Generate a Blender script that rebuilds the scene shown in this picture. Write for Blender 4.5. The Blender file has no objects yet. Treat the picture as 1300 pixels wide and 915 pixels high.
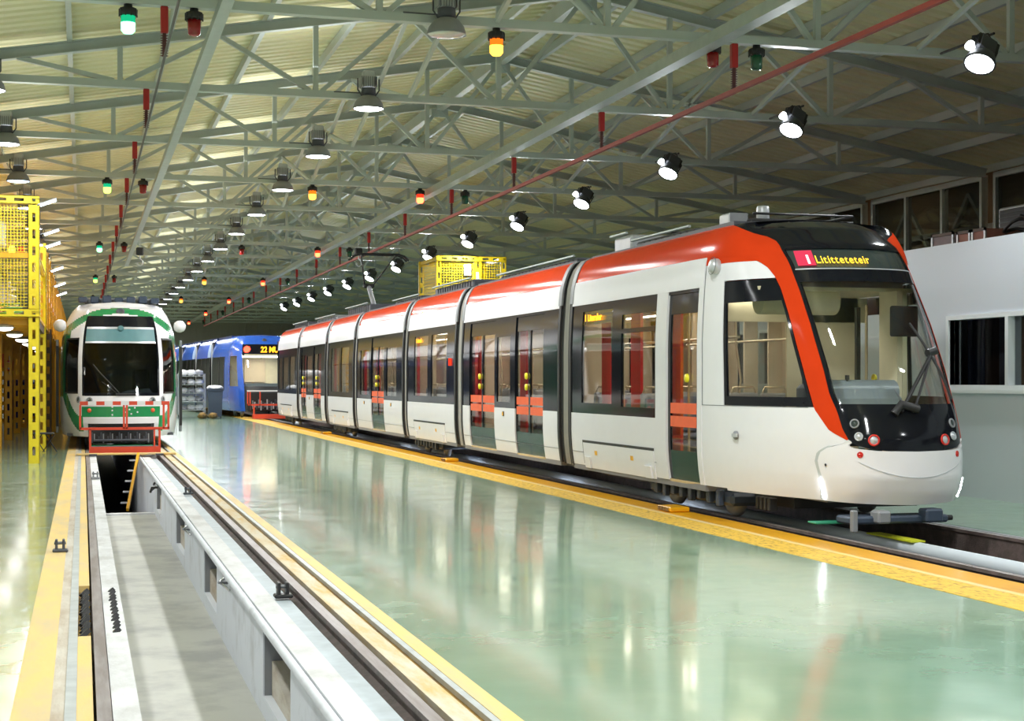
import bpy, bmesh, math, random, bisect
from mathutils import Vector, Matrix
random.seed(7)
C = bpy.context.scene.collection
PI = math.pi
# ------------------------------------------------------------------ materials
def newmat(name):
    m = bpy.data.materials.new(name); m.use_nodes = True
    nt = m.node_tree; nt.nodes.clear()
    o = nt.nodes.new('ShaderNodeOutputMaterial')
    return m, nt, o
def pbr(name, col, rough=.5, metal=0., var=.06, vscale=6., bump=0., bscale=40., coat=0., rvar=0.):
    m, nt, o = newmat(name); N = nt.nodes.new; L = nt.links.new
    p = N('ShaderNodeBsdfPrincipled'); p.name = 'Principled BSDF'; L(p.outputs[0], o.inputs[0])
    p.inputs['Roughness'].default_value = rough; p.inputs['Metallic'].default_value = metal
    if coat: p.inputs['Coat Weight'].default_value = coat; p.inputs['Coat Roughness'].default_value = .05
    tc = N('ShaderNodeTexCoord'); n = N('ShaderNodeTexNoise'); n.inputs['Scale'].default_value = vscale; n.inputs['Detail'].default_value = 4
    L(tc.outputs['Object'], n.inputs['Vector'])
    r = N('ShaderNodeValToRGB'); r.color_ramp.elements[0].position = .3; r.color_ramp.elements[1].position = .7
    r.color_ramp.elements[0].color = tuple(max(0, c*(1-var)) for c in col)+(1,)
    r.color_ramp.elements[1].color = tuple(min(1, c*(1+var)) for c in col)+(1,)
    L(n.outputs['Fac'], r.inputs[0]); L(r.outputs[0], p.inputs['Base Color'])
    if rvar:
        mr = N('ShaderNodeMapRange'); mr.inputs[3].default_value = max(0, rough-rvar); mr.inputs[4].default_value = rough+rvar
        L(n.outputs['Fac'], mr.inputs[0]); L(mr.outputs[0], p.inputs['Roughness'])
    if bump:
        b = N('ShaderNodeBump'); b.inputs['Strength'].default_value = bump; b.inputs['Distance'].default_value = .01
        n2 = N('ShaderNodeTexNoise'); n2.inputs['Scale'].default_value = bscale; L(tc.outputs['Object'], n2.inputs['Vector'])
        L(n2.outputs['Fac'], b.inputs['Height']); L(b.outputs[0], p.inputs['Normal'])
    return m
def emit(name, col, s):
    m, nt, o = newmat(name); e = nt.nodes.new('ShaderNodeEmission')
    e.inputs[0].default_value = col+(1,); e.inputs[1].default_value = s; nt.links.new(e.outputs[0], o.inputs[0]); return m
def glass(name, tint, f0=.03, rough=.02):
    m, nt, o = newmat(name); N = nt.nodes.new; L = nt.links.new
    w = N('ShaderNodeLayerWeight'); w.inputs[0].default_value = .5
    pw = N('ShaderNodeMath'); pw.operation = 'POWER'; pw.inputs[1].default_value = 5; L(w.outputs['Facing'], pw.inputs[0])
    f = N('ShaderNodeMapRange'); f.inputs[3].default_value = f0; f.inputs[4].default_value = .9; L(pw.outputs[0], f.inputs[0])
    t = N('ShaderNodeBsdfTransparent'); t.inputs[0].default_value = tint+(1,)
    g = N('ShaderNodeBsdfGlossy'); g.inputs[1].default_value = rough
    x = N('ShaderNodeMixShader'); L(f.outputs[0], x.inputs[0]); L(t.outputs[0], x.inputs[1]); L(g.outputs[0], x.inputs[2]); L(x.outputs[0], o.inputs[0])
    return m
def worn(name, base, dirt, scale=3., thr=.5, rough=.6, bump=.3, metal=0., stretch=(1, 1, 1), rough2=None, soft=.1, spec=.5):
    m, nt, o = newmat(name); N = nt.nodes.new; L = nt.links.new
    p = N('ShaderNodeBsdfPrincipled'); L(p.outputs[0], o.inputs[0]); p.inputs['Metallic'].default_value = metal
    p.inputs['Specular IOR Level'].default_value = spec
    tc = N('ShaderNodeTexCoord'); mp = N('ShaderNodeMapping'); mp.inputs['Scale'].default_value = stretch
    L(tc.outputs['Object'], mp.inputs[0])
    n = N('ShaderNodeTexNoise'); n.inputs['Scale'].default_value = scale; n.inputs['Detail'].default_value = 8; n.inputs['Roughness'].default_value = .65
    L(mp.outputs[0], n.inputs['Vector'])
    r = N('ShaderNodeValToRGB'); r.color_ramp.elements[0].position = thr-soft; r.color_ramp.elements[1].position = thr+soft
    r.color_ramp.elements[0].color = base+(1,); r.color_ramp.elements[1].color = dirt+(1,)
    L(n.outputs['Fac'], r.inputs[0]); L(r.outputs[0], p.inputs['Base Color'])
    mr = N('ShaderNodeMapRange'); mr.inputs[1].default_value = .3; mr.inputs[2].default_value = .7
    mr.inputs[3].default_value = rough; mr.inputs[4].default_value = rough if rough2 is None else rough2
    L(n.outputs['Fac'], mr.inputs[0]); L(mr.outputs[0], p.inputs['Roughness'])
    if bump:
        b = N('ShaderNodeBump'); b.inputs['Strength'].default_value = bump; b.inputs['Distance'].default_value = .01
        n2 = N('ShaderNodeTexNoise'); n2.inputs['Scale'].default_value = scale*8; n2.inputs['Detail'].default_value = 5; L(mp.outputs[0], n2.inputs['Vector'])
        L(n2.outputs['Fac'], b.inputs['Height']); L(b.outputs[0], p.inputs['Normal'])
    return m
M = {}
M['white'] = pbr('white_paint', (.79, .785, .82), .2, var=.01); M['white'].node_tree.nodes['Principled BSDF'].inputs['IOR'].default_value = 1.25
M['orange'] = pbr('red_orange_paint', (.62, .048, .010), .15, var=.03); M['orange'].node_tree.nodes['Principled BSDF'].inputs['IOR'].default_value = 1.1
M['black'] = pbr('gloss_black', (.008, .009, .013), .1, var=.1); M['black'].node_tree.nodes['Principled BSDF'].inputs['IOR'].default_value = 1.33
M['mattblack'] = pbr('matt_black', (.02, .02, .022), .5)
M['rubber'] = pbr('grey_rubber', (.16, .16, .165), .45, var=.1)
M['darkgrey'] = pbr('dark_grey', (.07, .075, .09), .5)
M['midgrey'] = pbr('mid_grey', (.25, .26, .28), .45)
M['lightgrey'] = pbr('light_grey_metal', (.55, .57, .6), .35, .3)
M['steel'] = pbr('truss_paint', (.50, .56, .55), .4, var=.06, vscale=1.5)
M['galv'] = pbr('galvanised', (.42, .47, .46), .45, .3)
M['chrome'] = pbr('chrome', (.7, .7, .72), .12, 1.)
M['roof'] = pbr('roof_sheet', (.80, .77, .50), .45, var=.05, vscale=.6)
M['wallgrey'] = pbr('back_wall', (.42, .42, .38), .7, var=.05, vscale=.5)
M['office'] = pbr('office_wall', (.56, .62, .68), .5, var=.01, vscale=.8)
M['officeframe'] = pbr('office_frame', (.72, .78, .80), .35, var=.01)
M['cream'] = pbr('cab_cream', (.72, .66, .47), .5, var=.04)
M['seat'] = pbr('seat_fabric', (.16, .19, .26), .8, var=.15)
M['seatshell'] = pbr('seat_shell', (.30, .31, .33), .4)
M['redpanel'] = pbr('red_panel', (.62, .02, .025), .35)
M['doororange'] = pbr('door_band', (.85, .13, .04), .4)
M['yellow'] = pbr('yellow_paint', (.86, .66, .02), .35, var=.06)
M['amberpaint_glow'] = pbr('amber_paint_or_glow', (.82, .42, .02), .4, var=.08)  # amber paint; on the platform posts it also carries warm lamp light
M['handrail'] = pbr('handrail', (.66, .55, .38), .25, .5)
M['redpaint'] = pbr('barrier_red', (.70, .07, .03), .45, var=.08)
M['insul'] = pbr('insulator_red', (.42, .02, .02), .4, var=.1)
M['insuld'] = pbr('insulator_dark', (.10, .03, .025), .5)
M['railred'] = pbr('contact_rail_red', (.33, .05, .04), .5)
M['wire'] = pbr('dark_wire', (.05, .045, .04), .5)
M['green'] = pbr('tram_green', (.015, .26, .085), .18, coat=.4, var=.06)
M['blue'] = pbr('tram_blue', (.03, .13, .62), .2, coat=.4, var=.08)
M['bluelight'] = pbr('tram_pale_blue', (.38, .5, .75), .3)
M['bluedark'] = pbr('tram_dark_blue', (.03, .05, .14), .3)
M['brownlight'] = pbr('brown_wall', (.30, .21, .12), .7)
M['brown'] = pbr('brown_dark', (.10, .055, .03), .6)
M['bin'] = pbr('bin_blue', (.012, .02, .22), .5)
M['bag'] = pbr('plastic_bag', (.85, .85, .87), .35, var=.12, vscale=20)
M['railhead'] = worn('rail_steel', (.34, .31, .31), (.20, .165, .15), 6, .5, .5, .1, .3, (1, .1, 1), .45)
M['railside'] = worn('rail_rust', (.16, .115, .11), (.10, .08, .07), 8, .5, .6, .3)
M['conc'] = worn('pit_concrete', (.68, .69, .70), (.5, .5, .49), 2.2, .56, .8, .5, 0, (1, .5, 1))
M['concwall'] = worn('pit_wall_white', (.72, .76, .82), (.55, .57, .6), 1.8, .62, .7, .25)
M['conctop'] = worn('track_concrete', (.62, .58, .50), (.44, .36, .27), 5, .52, .85, .6, 0, (1, .25, 1), None, .15)
M['pitfloor'] = worn('pit_floor', (.52, .52, .47), (.38, .38, .36), 1.4, .55, .7, .3)
M['yellowworn'] = worn('worn_yellow', (.80, .56, .17), (.62, .50, .30), 3, .56, .5, .2, 0, (1, .3, 1), .7, .15)
M['yellowdirty'] = worn('dirty_yellow', (.46, .27, .04), (.16, .10, .05), 9, .5, .7, .6, 0, (1, .3, 1), None, .15)
M['yellowgrit2'] = worn('pale_yellow_concrete', (.66, .60, .48), (.62, .42, .14), 5, .54, .8, .5, 0, (1, .2, 1), None, .12)
M['yellowclean'] = worn('yellow_stripe', (.86, .42, .01), (.66, .30, .008), 4, .6, .3, .1, 0, (1, .3, 1))
M['yellowrough'] = worn('yellow_grit', (.80, .50, .04), (.42, .22, .01), 22, .56, .5, .6, 0, (1, .4, 1), None, .06)
M['trackdark'] = worn('track_bed_dark', (.055, .05, .05), (.11, .095, .08), 4, .55, .6, .4)
M['greyblue'] = pbr('ledge_grey', (.42, .48, .52), .55, var=.12)
M['greygreen'] = pbr('steel_strip', (.45, .48, .48), .5, .2, var=.12)
def floor_mat():
    m, nt, o = newmat('epoxy_floor'); N = nt.nodes.new; L = nt.links.new
    p = N('ShaderNodeBsdfPrincipled'); L(p.outputs[0], o.inputs[0])
    tc = N('ShaderNodeTexCoord')
    n = N('ShaderNodeTexNoise'); n.inputs['Scale'].default_value = .5; n.inputs['Detail'].default_value = 5
    L(tc.outputs['Object'], n.inputs['Vector'])
    r = N('ShaderNodeValToRGB'); r.color_ramp.elements[0].position = .35; r.color_ramp.elements[1].position = .68
    r.color_ramp.elements[0].color = FLOOR_A; r.color_ramp.elements[1].color = FLOOR_B
    L(n.outputs['Fac'], r.inputs[0]); L(r.outputs[0], p.inputs['Base Color'])
    mp = N('ShaderNodeMapping'); mp.inputs['Scale'].default_value = (1, 1, 1); L(tc.outputs['Object'], mp.inputs[0])
    n2 = N('ShaderNodeTexNoise'); n2.inputs['Scale'].default_value = 2.2; n2.inputs['Detail'].default_value = 6; L(mp.outputs[0], n2.inputs['Vector'])
    mr = N('ShaderNodeMapRange'); mr.inputs[1].default_value = .3; mr.inputs[2].default_value = .7; mr.inputs[3].default_value = .12; mr.inputs[4].default_value = .26
    L(n2.outputs['Fac'], mr.inputs[0]); L(mr.outputs[0], p.inputs['Roughness'])
    b = N('ShaderNodeBump'); b.inputs['Strength'].default_value = .06; b.inputs['Distance'].default_value = .02
    n3 = N('ShaderNodeTexNoise'); n3.inputs['Scale'].default_value = 5; n3.inputs['Detail'].default_value = 3; L(mp.outputs[0], n3.inputs['Vector'])
    L(n3.outputs['Fac'], b.inputs['Height']); L(b.outputs[0], p.inputs['Normal'])
    p.inputs['IOR'].default_value = 1.5; p.inputs['Coat Weight'].default_value = .5; p.inputs['Coat Roughness'].default_value = .08
    return m
FLOOR_A = (.225, .385, .27, 1); FLOOR_B = (.33, .45, .31, 1)
M['floor'] = floor_mat()
M['glassbus'] = glass('tinted_window', (.86, .86, .82))
M['glasscab'] = glass('windscreen', (.96, .98, .97))
M['glassdark'] = glass('dark_tinted_window', (.42, .46, .48))
M['glassoff'] = glass('office_glass', (.7, .72, .74))
M['e_lamp'] = emit('lamp_white', (.93, .97, 1), 14)
M['e_lampblue'] = emit('lamp_blue_white', (.5, .75, 1), 8)
M['e_warm'] = emit('lamp_warm', (1, .94, .85), 4)
M['e_tram'] = emit('tram_ceiling_light', (1, .93, .8), 9)
M['e_drl'] = emit('daytime_light', (.9, .95, 1), 18)
M['e_led'] = emit('amber_led', (1, .62, .04), 2.2)
M['e_ledo'] = emit('orange_led', (1, .42, .02), 3)
M['e_pink'] = emit('line_number_box', (.86, .06, .12), 1.)
M['e_whitet'] = emit('line_number_text', (1, .9, .92), 1.4)
M['e_green'] = emit('green_signal', (.25, 1, .55), 4)
M['e_yg'] = emit('yellow_green_signal', (.55, .95, .1), 4)
M['e_red'] = emit('red_signal', (1, .06, .02), 14)
M['e_redbig'] = emit('red_tail_lamp', (1, .03, .015), 12)
M['e_orange'] = emit('orange_signal', (1, .42, .04), 5)
M['e_tube'] = emit('tube_light', (.8, .88, 1), 12)
M['redglass'] = pbr('red_lens', (.30, .01, .01), .15, coat=.5)
M['greenglass'] = pbr('green_lens', (.01, .10, .05), .15, coat=.5)
M['lenswhite'] = pbr('lamp_lens_off', (.6, .62, .62), .15, coat=.5)

M['bellowsm'] = pbr('bellows_rubber', (.05, .05, .052), .45); M['bellowslight'] = pbr('bellows_rib', (.42, .40, .37), .4)
M['bluemid'] = pbr('tram_violet_blue', (.06, .12, .50), .25)
M['limestrip'] = pbr('lime_strip', (.55, .58, .02), .5); M['greenhose'] = pbr('hose_green', (.2, .55, .15), .5); M['greencable'] = pbr('cable_green', (.03, .28, .16), .5)
M['crategrey'] = pbr('crate_grey', (.30, .24, .25), .7); M['cratered'] = pbr('crate_red', (.40, .17, .13), .7)
M['visor'] = pbr('sun_blind', (.09, .22, .24), .5)
M['glasscabside'] = glass('cab_side_glass', (.86, .88, .86))
M['displayback'] = pbr('display_back', (.035, .05, .05), .15, coat=.6)
M['seamgrey'] = pbr('bumper_edge', (.5, .53, .54), .35)
M['redlens'] = pbr('red_ring', (.65, .03, .02), .25)
M['consolegrey'] = pbr('console', (.22, .25, .28), .35)
M['darkblue'] = pbr('underframe_blue', (.04, .06, .10), .5)
M['baggrey'] = pbr('bag_grey', (.35, .36, .4), .4, var=.2, vscale=15)
M['brownbag'] = worn('bundle', (.35, .2, .04), (.08, .06, .04), 6)
M['limestrip'] = pbr('lime_strip', (.55, .58, .02), .5); M['greenhose'] = pbr('hose_green', (.2, .55, .15), .5); M['greencable'] = pbr('cable_green', (.03, .28, .16), .5)

# ------------------------------------------------------------------ mesh builder
class MB:
    def __init__(s): s.v = []; s.f = []; s.m = []; s.mats = []; s.sm = []
    def mi(s, m):
        m = M[m] if isinstance(m, str) else m
        if m not in s.mats: s.mats.append(m)
        return s.mats.index(m)
    def add(s, vs, fs, m, smooth=False):
        b = len(s.v); k = s.mi(m); s.v += [tuple(v) for v in vs]
        for f in fs: s.f.append(tuple(b+i for i in f)); s.m.append(k); s.sm.append(smooth)
        return s
    def box(s, x0, x1, y0, y1, z0, z1, m):
        vs = [(x, y, z) for z in (z0, z1) for y in (y0, y1) for x in (x0, x1)]
        return s.add(vs, [(0, 2, 3, 1), (4, 5, 7, 6), (0, 1, 5, 4), (2, 6, 7, 3), (0, 4, 6, 2), (1, 3, 7, 5)], m)
    def bbox(s, x0, x1, y0, y1, z0, z1, m, b=.02):
        # box with chamfered vertical and top edges
        b = min(b, (x1-x0)/3, (y1-y0)/3, (z1-z0)/3)
        ring = lambda i: [(x0+i, y0+b), (x0+b, y0+i), (x1-b, y0+i), (x1-i, y0+b), (x1-i, y1-b), (x1-b, y1-i), (x0+b, y1-i), (x0+i, y1-b)]
        def ring2(e): return [(x0+b+e, y0+b+e)]*0 or [(max(x0+e, min(x1-e, x)), max(y0+e, min(y1-e, y))) for x, y in ring(0)]
        rows = [(ring2(b), z0), (ring2(0), z0+b), (ring2(0), z1-b), (ring2(b), z1)]
        vs = [(x, y, z) for r, z in rows for x, y in r]; fs = []
        for k in range(3):
            for i in range(8): j = (i+1) % 8; fs.append((k*8+i, k*8+j, k*8+8+j, k*8+8+i))
        fs.append(tuple(range(7, -1, -1))); fs.append(tuple(range(24, 32)))
        return s.add(vs, fs, m)
    def bar(s, p, q, w, h, m, up=(0, 0, 1)):
        p, q = Vector(p), Vector(q); d = (q-p).normalized(); u = Vector(up)
        if abs(d.dot(u)) > .98: u = Vector((1, 0, 0))
        a = d.cross(u).normalized()*w/2; b = a.cross(d).normalized()*h/2
        vs = [p-a-b, p+a-b, p+a+b, p-a+b, q-a-b, q+a-b, q+a+b, q-a+b]
        return s.add(vs, [(3, 2, 1, 0), (4, 5, 6, 7), (0, 1, 5, 4), (1, 2, 6, 5), (2, 3, 7, 6), (3, 0, 4, 7)], m)
    def tube(s, pts, r, m, n=8, closed=False, cap=True):
        pts = [Vector(p) for p in pts]; rs = r if isinstance(r, (list, tuple)) else [r]*len(pts)
        rings = []; pa = None
        for i, p in enumerate(pts):
            d = (pts[min(i+1, len(pts)-1)]-pts[max(i-1, 0)])
            if closed: d = pts[(i+1) % len(pts)]-pts[i-1]
            d = d.normalized() if d.length > 1e-9 else Vector((0, 0, 1))
            if pa is None: pa = d.orthogonal().normalized()
            a = pa-d*pa.dot(d); a = a.normalized() if a.length > 1e-6 else d.orthogonal().normalized(); pa = a
            b = d.cross(a)
            rings.append([p+(a*math.cos(2*PI*k/n)+b*math.sin(2*PI*k/n))*rs[i] for k in range(n)])
        vs = [v for r_ in rings for v in r_]; fs = []
        R = len(rings)
        for i in range(R if closed else R-1):
            for k in range(n):
                j = (k+1) % n; i2 = (i+1) % R; fs.append((i*n+k, i*n+j, i2*n+j, i2*n+k))
        s.add(vs, fs, m, True)
        if cap and not closed:
            s.add(rings[0], [tuple(range(n-1, -1, -1))], m); s.add(rings[-1], [tuple(range(n))], m)
        return s
    def lathe(s, prof, c, m, n=16, axis=(0, 0, 1)):
        ax = Vector(axis).normalized(); a = ax.orthogonal().normalized(); b = ax.cross(a); c = Vector(c)
        vs = []; fs = []
        for r, h in prof:
            for k in range(n): vs.append(c+ax*h+(a*math.cos(2*PI*k/n)+b*math.sin(2*PI*k/n))*r)
        for i in range(len(prof)-1):
            for k in range(n):
                j = (k+1) % n; fs.append((i*n+k, i*n+j, (i+1)*n+j, (i+1)*n+k))
        return s.add(vs, fs, m, True)
    def disc(s, c, r, m, axis=(0, 0, 1), n=16):
        ax = Vector(axis).normalized(); a = ax.orthogonal().normalized(); b = ax.cross(a); c = Vector(c)
        return s.add([c+(a*math.cos(2*PI*k/n)+b*math.sin(2*PI*k/n))*r for k in range(n)], [tuple(range(n))], m)
    def xf(s, mat, start=0):
        for i in range(start, len(s.v)): s.v[i] = tuple(mat @ Vector(s.v[i]))
        return s
    def build(s, name, parent=None, loc=None, label=None):
        me = bpy.data.meshes.new(name); me.from_pydata(s.v, [], s.f)
        for m in s.mats: me.materials.append(m)
        me.polygons.foreach_set('material_index', s.m); me.polygons.foreach_set('use_smooth', s.sm); me.update()
        bm = bmesh.new(); bm.from_mesh(me); bmesh.ops.recalc_face_normals(bm, faces=bm.faces); bm.to_mesh(me); bm.free()
        o = bpy.data.objects.new(name, me); C.objects.link(o)
        if parent: o.parent = parent
        if loc: o.location = loc
        if label: o['label'] = label
        return o
def tag(o, label, cat, group=None, kind=None):
    o['label'] = label; o['category'] = cat
    if group: o['group'] = group
    if kind: o['kind'] = kind
    return o
def struct(o): o['kind'] = 'structure'; return o
def thing(name, label, cat, loc=(0, 0, 0), rz=0, group=None):
    o = bpy.data.objects.new(name, None); o.empty_display_size = .2; C.objects.link(o)
    o.location = loc; o.rotation_euler = (0, 0, rz); return tag(o, label, cat, group)
def clone(o, parent=None):
    c = o.copy(); C.objects.link(c); c.parent = parent
    for ch in o.children: clone(ch, c)
    return c
ORD = ['first', 'second', 'third', 'fourth', 'fifth', 'sixth', 'seventh', 'eighth', 'ninth', 'tenth', 'eleventh', 'twelfth', 'thirteenth', 'fourteenth', 'fifteenth', 'sixteenth', 'seventeenth', 'eighteenth', 'nineteenth', 'twentieth', 'twenty-first', 'twenty-second', 'twenty-third', 'twenty-fourth', 'twenty-fifth']
def textmesh(name, body, size, mat, parent, pos, ax, up, extr=.002, bold=0., xs=1.):
    cu = bpy.data.curves.new(name, 'FONT'); cu.body = body; cu.size = size; cu.extrude = extr; cu.offset = bold; cu.align_x = 'LEFT'
    tmp = bpy.data.objects.new(name, cu); C.objects.link(tmp)
    dg = bpy.context.evaluated_depsgraph_get(); me = bpy.data.meshes.new_from_object(tmp.evaluated_get(dg))
    bpy.data.objects.remove(tmp)
    ax = Vector(ax).normalized(); up = Vector(up).normalized(); n = ax.cross(up)
    mt = Matrix((ax*xs, up, n)).transposed().to_4x4(); mt.translation = Vector(pos); me.transform(mt)
    me.materials.clear(); me.materials.append(M[mat])
    for p in me.polygons: p.material_index = 0
    me.name = name; o = bpy.data.objects.new(name, me); C.objects.link(o); o.parent = parent
    return o

# ------------------------------------------------------------------ tram surface
def crs(P, n=12):
    out = []
    for i in range(len(P)-1):
        p0 = P[max(i-1, 0)]; p1 = P[i]; p2 = P[i+1]; p3 = P[min(i+2, len(P)-1)]
        if i == 0: p0 = (-P[1][0], P[1][1])
        for k in range(n):
            u = k/n
            out.append(tuple(.5*((2*b)+(-a+c_)*u+(2*a-5*b+4*c_-d)*u*u+(-a+3*b-3*c_+d)*u**3) for a, b, c_, d in zip(p0, p1, p2, p3)))
    out.append(P[-1]); return out
def tab(T, x):
    if x <= T[0][0]: return T[0][1]
    for (a, b), (c_, d) in zip(T, T[1:]):
        if x <= c_: return b+(d-b)*(x-a)/(c_-a)
    return T[-1][1]
class Surf:
    def __init__(s, outline, rake, hw=1.325, zr=3.4, blend=2.6, top=.32, zs=2.9):
        s.O = crs(outline); s.L = [0]
        for a, b in zip(s.O, s.O[1:]): s.L.append(s.L[-1]+math.dist(a, b))
        s.T0 = s.L[-1]; s.rake = rake; s.hw = hw; s.zr = zr; s.blend = blend; s.S0 = s.O[-1][1]; s.top = top; s.zs = zs
    def xs(s, t):
        a = abs(t)
        if a >= s.T0: x, y = s.hw, s.S0+a-s.T0
        else:
            i = min(max(bisect.bisect_right(s.L, a)-1, 0), len(s.L)-2)
            k = (a-s.L[i])/(s.L[i+1]-s.L[i]); x = s.O[i][0]+k*(s.O[i+1][0]-s.O[i][0]); y = s.O[i][1]+k*(s.O[i+1][1]-s.O[i][1])
        return (x if t >= 0 else -x), y
    def inz(s, v):
        z = v
        if v < .9: i = .06*((.9-v)/.6)**2
        elif v < 2: i = 0
        elif v < s.zs: i = .05*((v-2)/(s.zs-2))**1.5
        elif v <= s.zr:
            u = (v-s.zs)/(s.zr-s.zs); i = .05+(s.top-.05)*((1-math.sqrt(max(0, 1-u*u)))*.75+.25*u)
        else:
            w = min(v-s.zr, 1); i = s.top+w*(s.hw-s.top); z = s.zr+.06*math.sin(w*PI/2)
        return i, z
    def __call__(s, t, v, d=0.):
        x, y = s.xs(t); i, z = s.inz(v)
        q = min(y/s.blend, 1); B = 1-q*q*(3-2*q)
        x0 = x*(1-i/s.hw); y0 = y+tab(s.rake, v)*B
        if d:   # move d metres outward along plan normal
            e = .02; xa, ya = s.xs(t-e); xb, yb = s.xs(t+e); n = Vector((yb-ya, -(xb-xa))); n.normalize()
            if v > s.zr: return (x0, y0, z+d)
            x0 += n.x*d; y0 += n.y*d
        return (x0, y0, z)
    def tY(s, y): return y-s.S0+s.T0
def patch(mb, S, fn, nt, nv, m, th=.03, off=0.):
    """fn(a,b)->(t,v); closed slab th thick whose outer face is off metres outside the surface"""
    vs = []
    for o in (off, off-th):
        for j in range(nv+1):
            for i in range(nt+1):
                t, v = fn(i/nt, j/nv); vs.append(S(t, v, o if abs(o) > 1e-6 else 1e-5))
    W = nt+1; K = W*(nv+1); fs = []
    for j in range(nv):
        for i in range(nt):
            a = j*W+i; fs.append((a, a+1, a+W+1, a+W)); fs.append((K+a, K+a+W, K+a+W+1, K+a+1))
    mb.add(vs, fs, m, True)
    rim = []
    for i in range(nt): rim += [(i, K+i, K+i+1, i+1)]; a = nv*W+i; rim += [(a, a+1, K+a+1, K+a)]
    for j in range(nv): a = j*W; rim += [(a, a+W, K+a+W, K+a)]; a += nt; rim += [(a, K+a, K+a+W, a+W)]
    rv = []; rf = []
    for f in rim: rf.append(tuple(range(len(rv), len(rv)+4))); rv += [vs[q] for q in f]
    mb.add(rv, rf, m)
def rect(mb, S, t0, t1, v0, v1, m, th=.03, off=0., dt=.25, dv=.12):
    nt = max(1, int(abs(t1-t0)/dt+.5)); nv = max(1, int((v1-v0)/dv+.5))
    patch(mb, S, lambda a, b: (t0+(t1-t0)*a, v0+(v1-v0)*b), nt, nv, m, th, off)

def area(x, y, z, power, col=(.98, .99, 1), size=.45, rot=(0, 0, 0), spread=PI, shape='DISK'):
    l = bpy.data.lights.new('lamp_or_fill_light', 'AREA'); l.shape = shape; l.size = size; l.energy = power; l.color = col; l.spread = spread
    o = bpy.data.objects.new('lamp_or_fill_light', l); C.objects.link(o); o.location = (x, y, z); o.rotation_euler = rot; return o
P_MID, P_LEFT, P_RIGHT, P_DECK, P_TRAM, P_UP, EXPO = 225, 90, 110, 5, 18, 16, 0.12
# ================================================================== HALL
XL, XR, Y0H, Y1H = -3.4, 19.2, -9., 125.
RX, RZ, SL = 8.05, 8.05, .171
def zr(x): return RZ-abs(x-RX)*SL          # centre line of the top chords
YK = lambda k: 13.25+5.35*k
# --- floor slabs and painted strips (pit of the left track, recess of the right track)
PL, PR, PF = .27, 1.21, -.74                # left pit walls, pit floor level
f = MB()
f.box(XL, -.33, Y0H, Y1H, -.3, 0, 'floor'); f.box(1.99, 6.26, Y0H, Y1H, -.3, 0, 'floor'); f.box(9.25, XR, Y0H, Y1H, -.3, 0, 'floor')
struct(f.build('floor'))
def strip(name, x0, x1, z0, z1, m, y0=Y0H, y1=Y1H): return struct(MB().box(x0, x1, y0, y1, z0, z1, m).build(name))
strip('trim_1', -.33, -.15, -.3, .003, 'yellowworn')
strip('trim_2', -.15, -.085, -.3, 0, 'conctop')
strip('trim_3', -.085, -.03, -.3, .004, 'greygreen')
strip('trim_4', -.03, .05, -.3, -.06, 'yellowdirty', 9.9, 12.3)
strip('trim_5', -.03, .05, -.3, -.008, 'yellowworn', 12.3, Y1H)
strip('trim_17', -.03, .05, -.3, -.01, 'yellowworn', Y0H, 9.9)
# pit walls
def wall_with_windows():
    m = MB(); y = Y0H; wins = [(6.0, 7.4), (9.2, 10.65), (14.45, 16.0), (19.1, 20.9), (24.9, 26.5)]
    z0, z1 = PF-1.2, -.10
    for a, b in wins:
        m.box(PR, PR+.32, y, a, z0, z1, 'concwall'); m.box(PR, PR+.32, a, b, z0, -.60, 'concwall'); m.box(PR, PR+.32, a, b, -.12, z1, 'concwall')
        m.box(PR+.30, PR+.33, a, b, -.60, -.12, 'darkgrey'); m.box(PR+.01, PR+.30, b-.012, b, -.60, -.12, 'midgrey'); y = b
        m.add([(PR+.06, a+.1, -.60), (PR+.29, a+.1, -.60), (PR+.29, b-.02, -.60), (PR+.06, b-.02, -.60), (PR+.06, b-.4, -.42), (PR+.29, b-.4, -.42), (PR+.29, b-.02, -.36), (PR+.06, b-.02, -.36)], [(0, 1, 5, 4), (4, 5, 6, 7), (0, 4, 7, 3), (1, 2, 6, 5), (2, 3, 7, 6), (0, 3, 2, 1)], 'conctop')
    m.box(PR, PR+.32, y, Y1H, z0, z1, 'concwall')
    return m.build('wall_pit_right')
struct(wall_with_windows())
struct(MB().box(.14, PL, Y0H, Y1H, PF-1.2, -.01, 'conc').build('wall_pit_left'))
strip('trim_6', .04, .14, PF-1.2, -.12, 'conctop')
m = MB(); m.box(PL, PR, Y0H, 27.2, PF-.4, PF, 'pitfloor'); m.box(PL, PR, 27.2, Y1H, PF-1.2, PF-1.0, 'trackdark'); m.box(PL, PR, 27.0, 27.2, PF-1.2, PF+.03, 'conc')
m.box(PL, PL+.05, Y0H, 27, PF, PF+.004, 'conctop')
struct(m.build('floor_pit'))
# right edge of the pit: rounded pipe-like ledge, flat concrete, dirty grooves, stripe
m = MB(); m.box(PR+.005, 1.38, Y0H, 33.4, -.10, -.045, 'conc'); m.box(1.38, 1.52, Y0H, 33.4, -.10, -.075, 'greyblue'); m.box(1.52, 1.68, Y0H, Y1H, -.3, -.11, 'trackdark')
m.box(PR, 1.52, 33.4, Y1H, -.10, -.02, 'conc'); struct(m.build('trim_7'))
strip('trim_8', 1.68, 1.80, -.3, -.002, 'yellowgrit2'); strip('trim_9', 1.80, 1.85, -.3, -.03, 'yellowdirty')
strip('trim_10', 1.85, 1.89, -.3, .0, 'greygreen'); strip('trim_11', 1.89, 1.99, -.3, .003, 'yellowworn')
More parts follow.
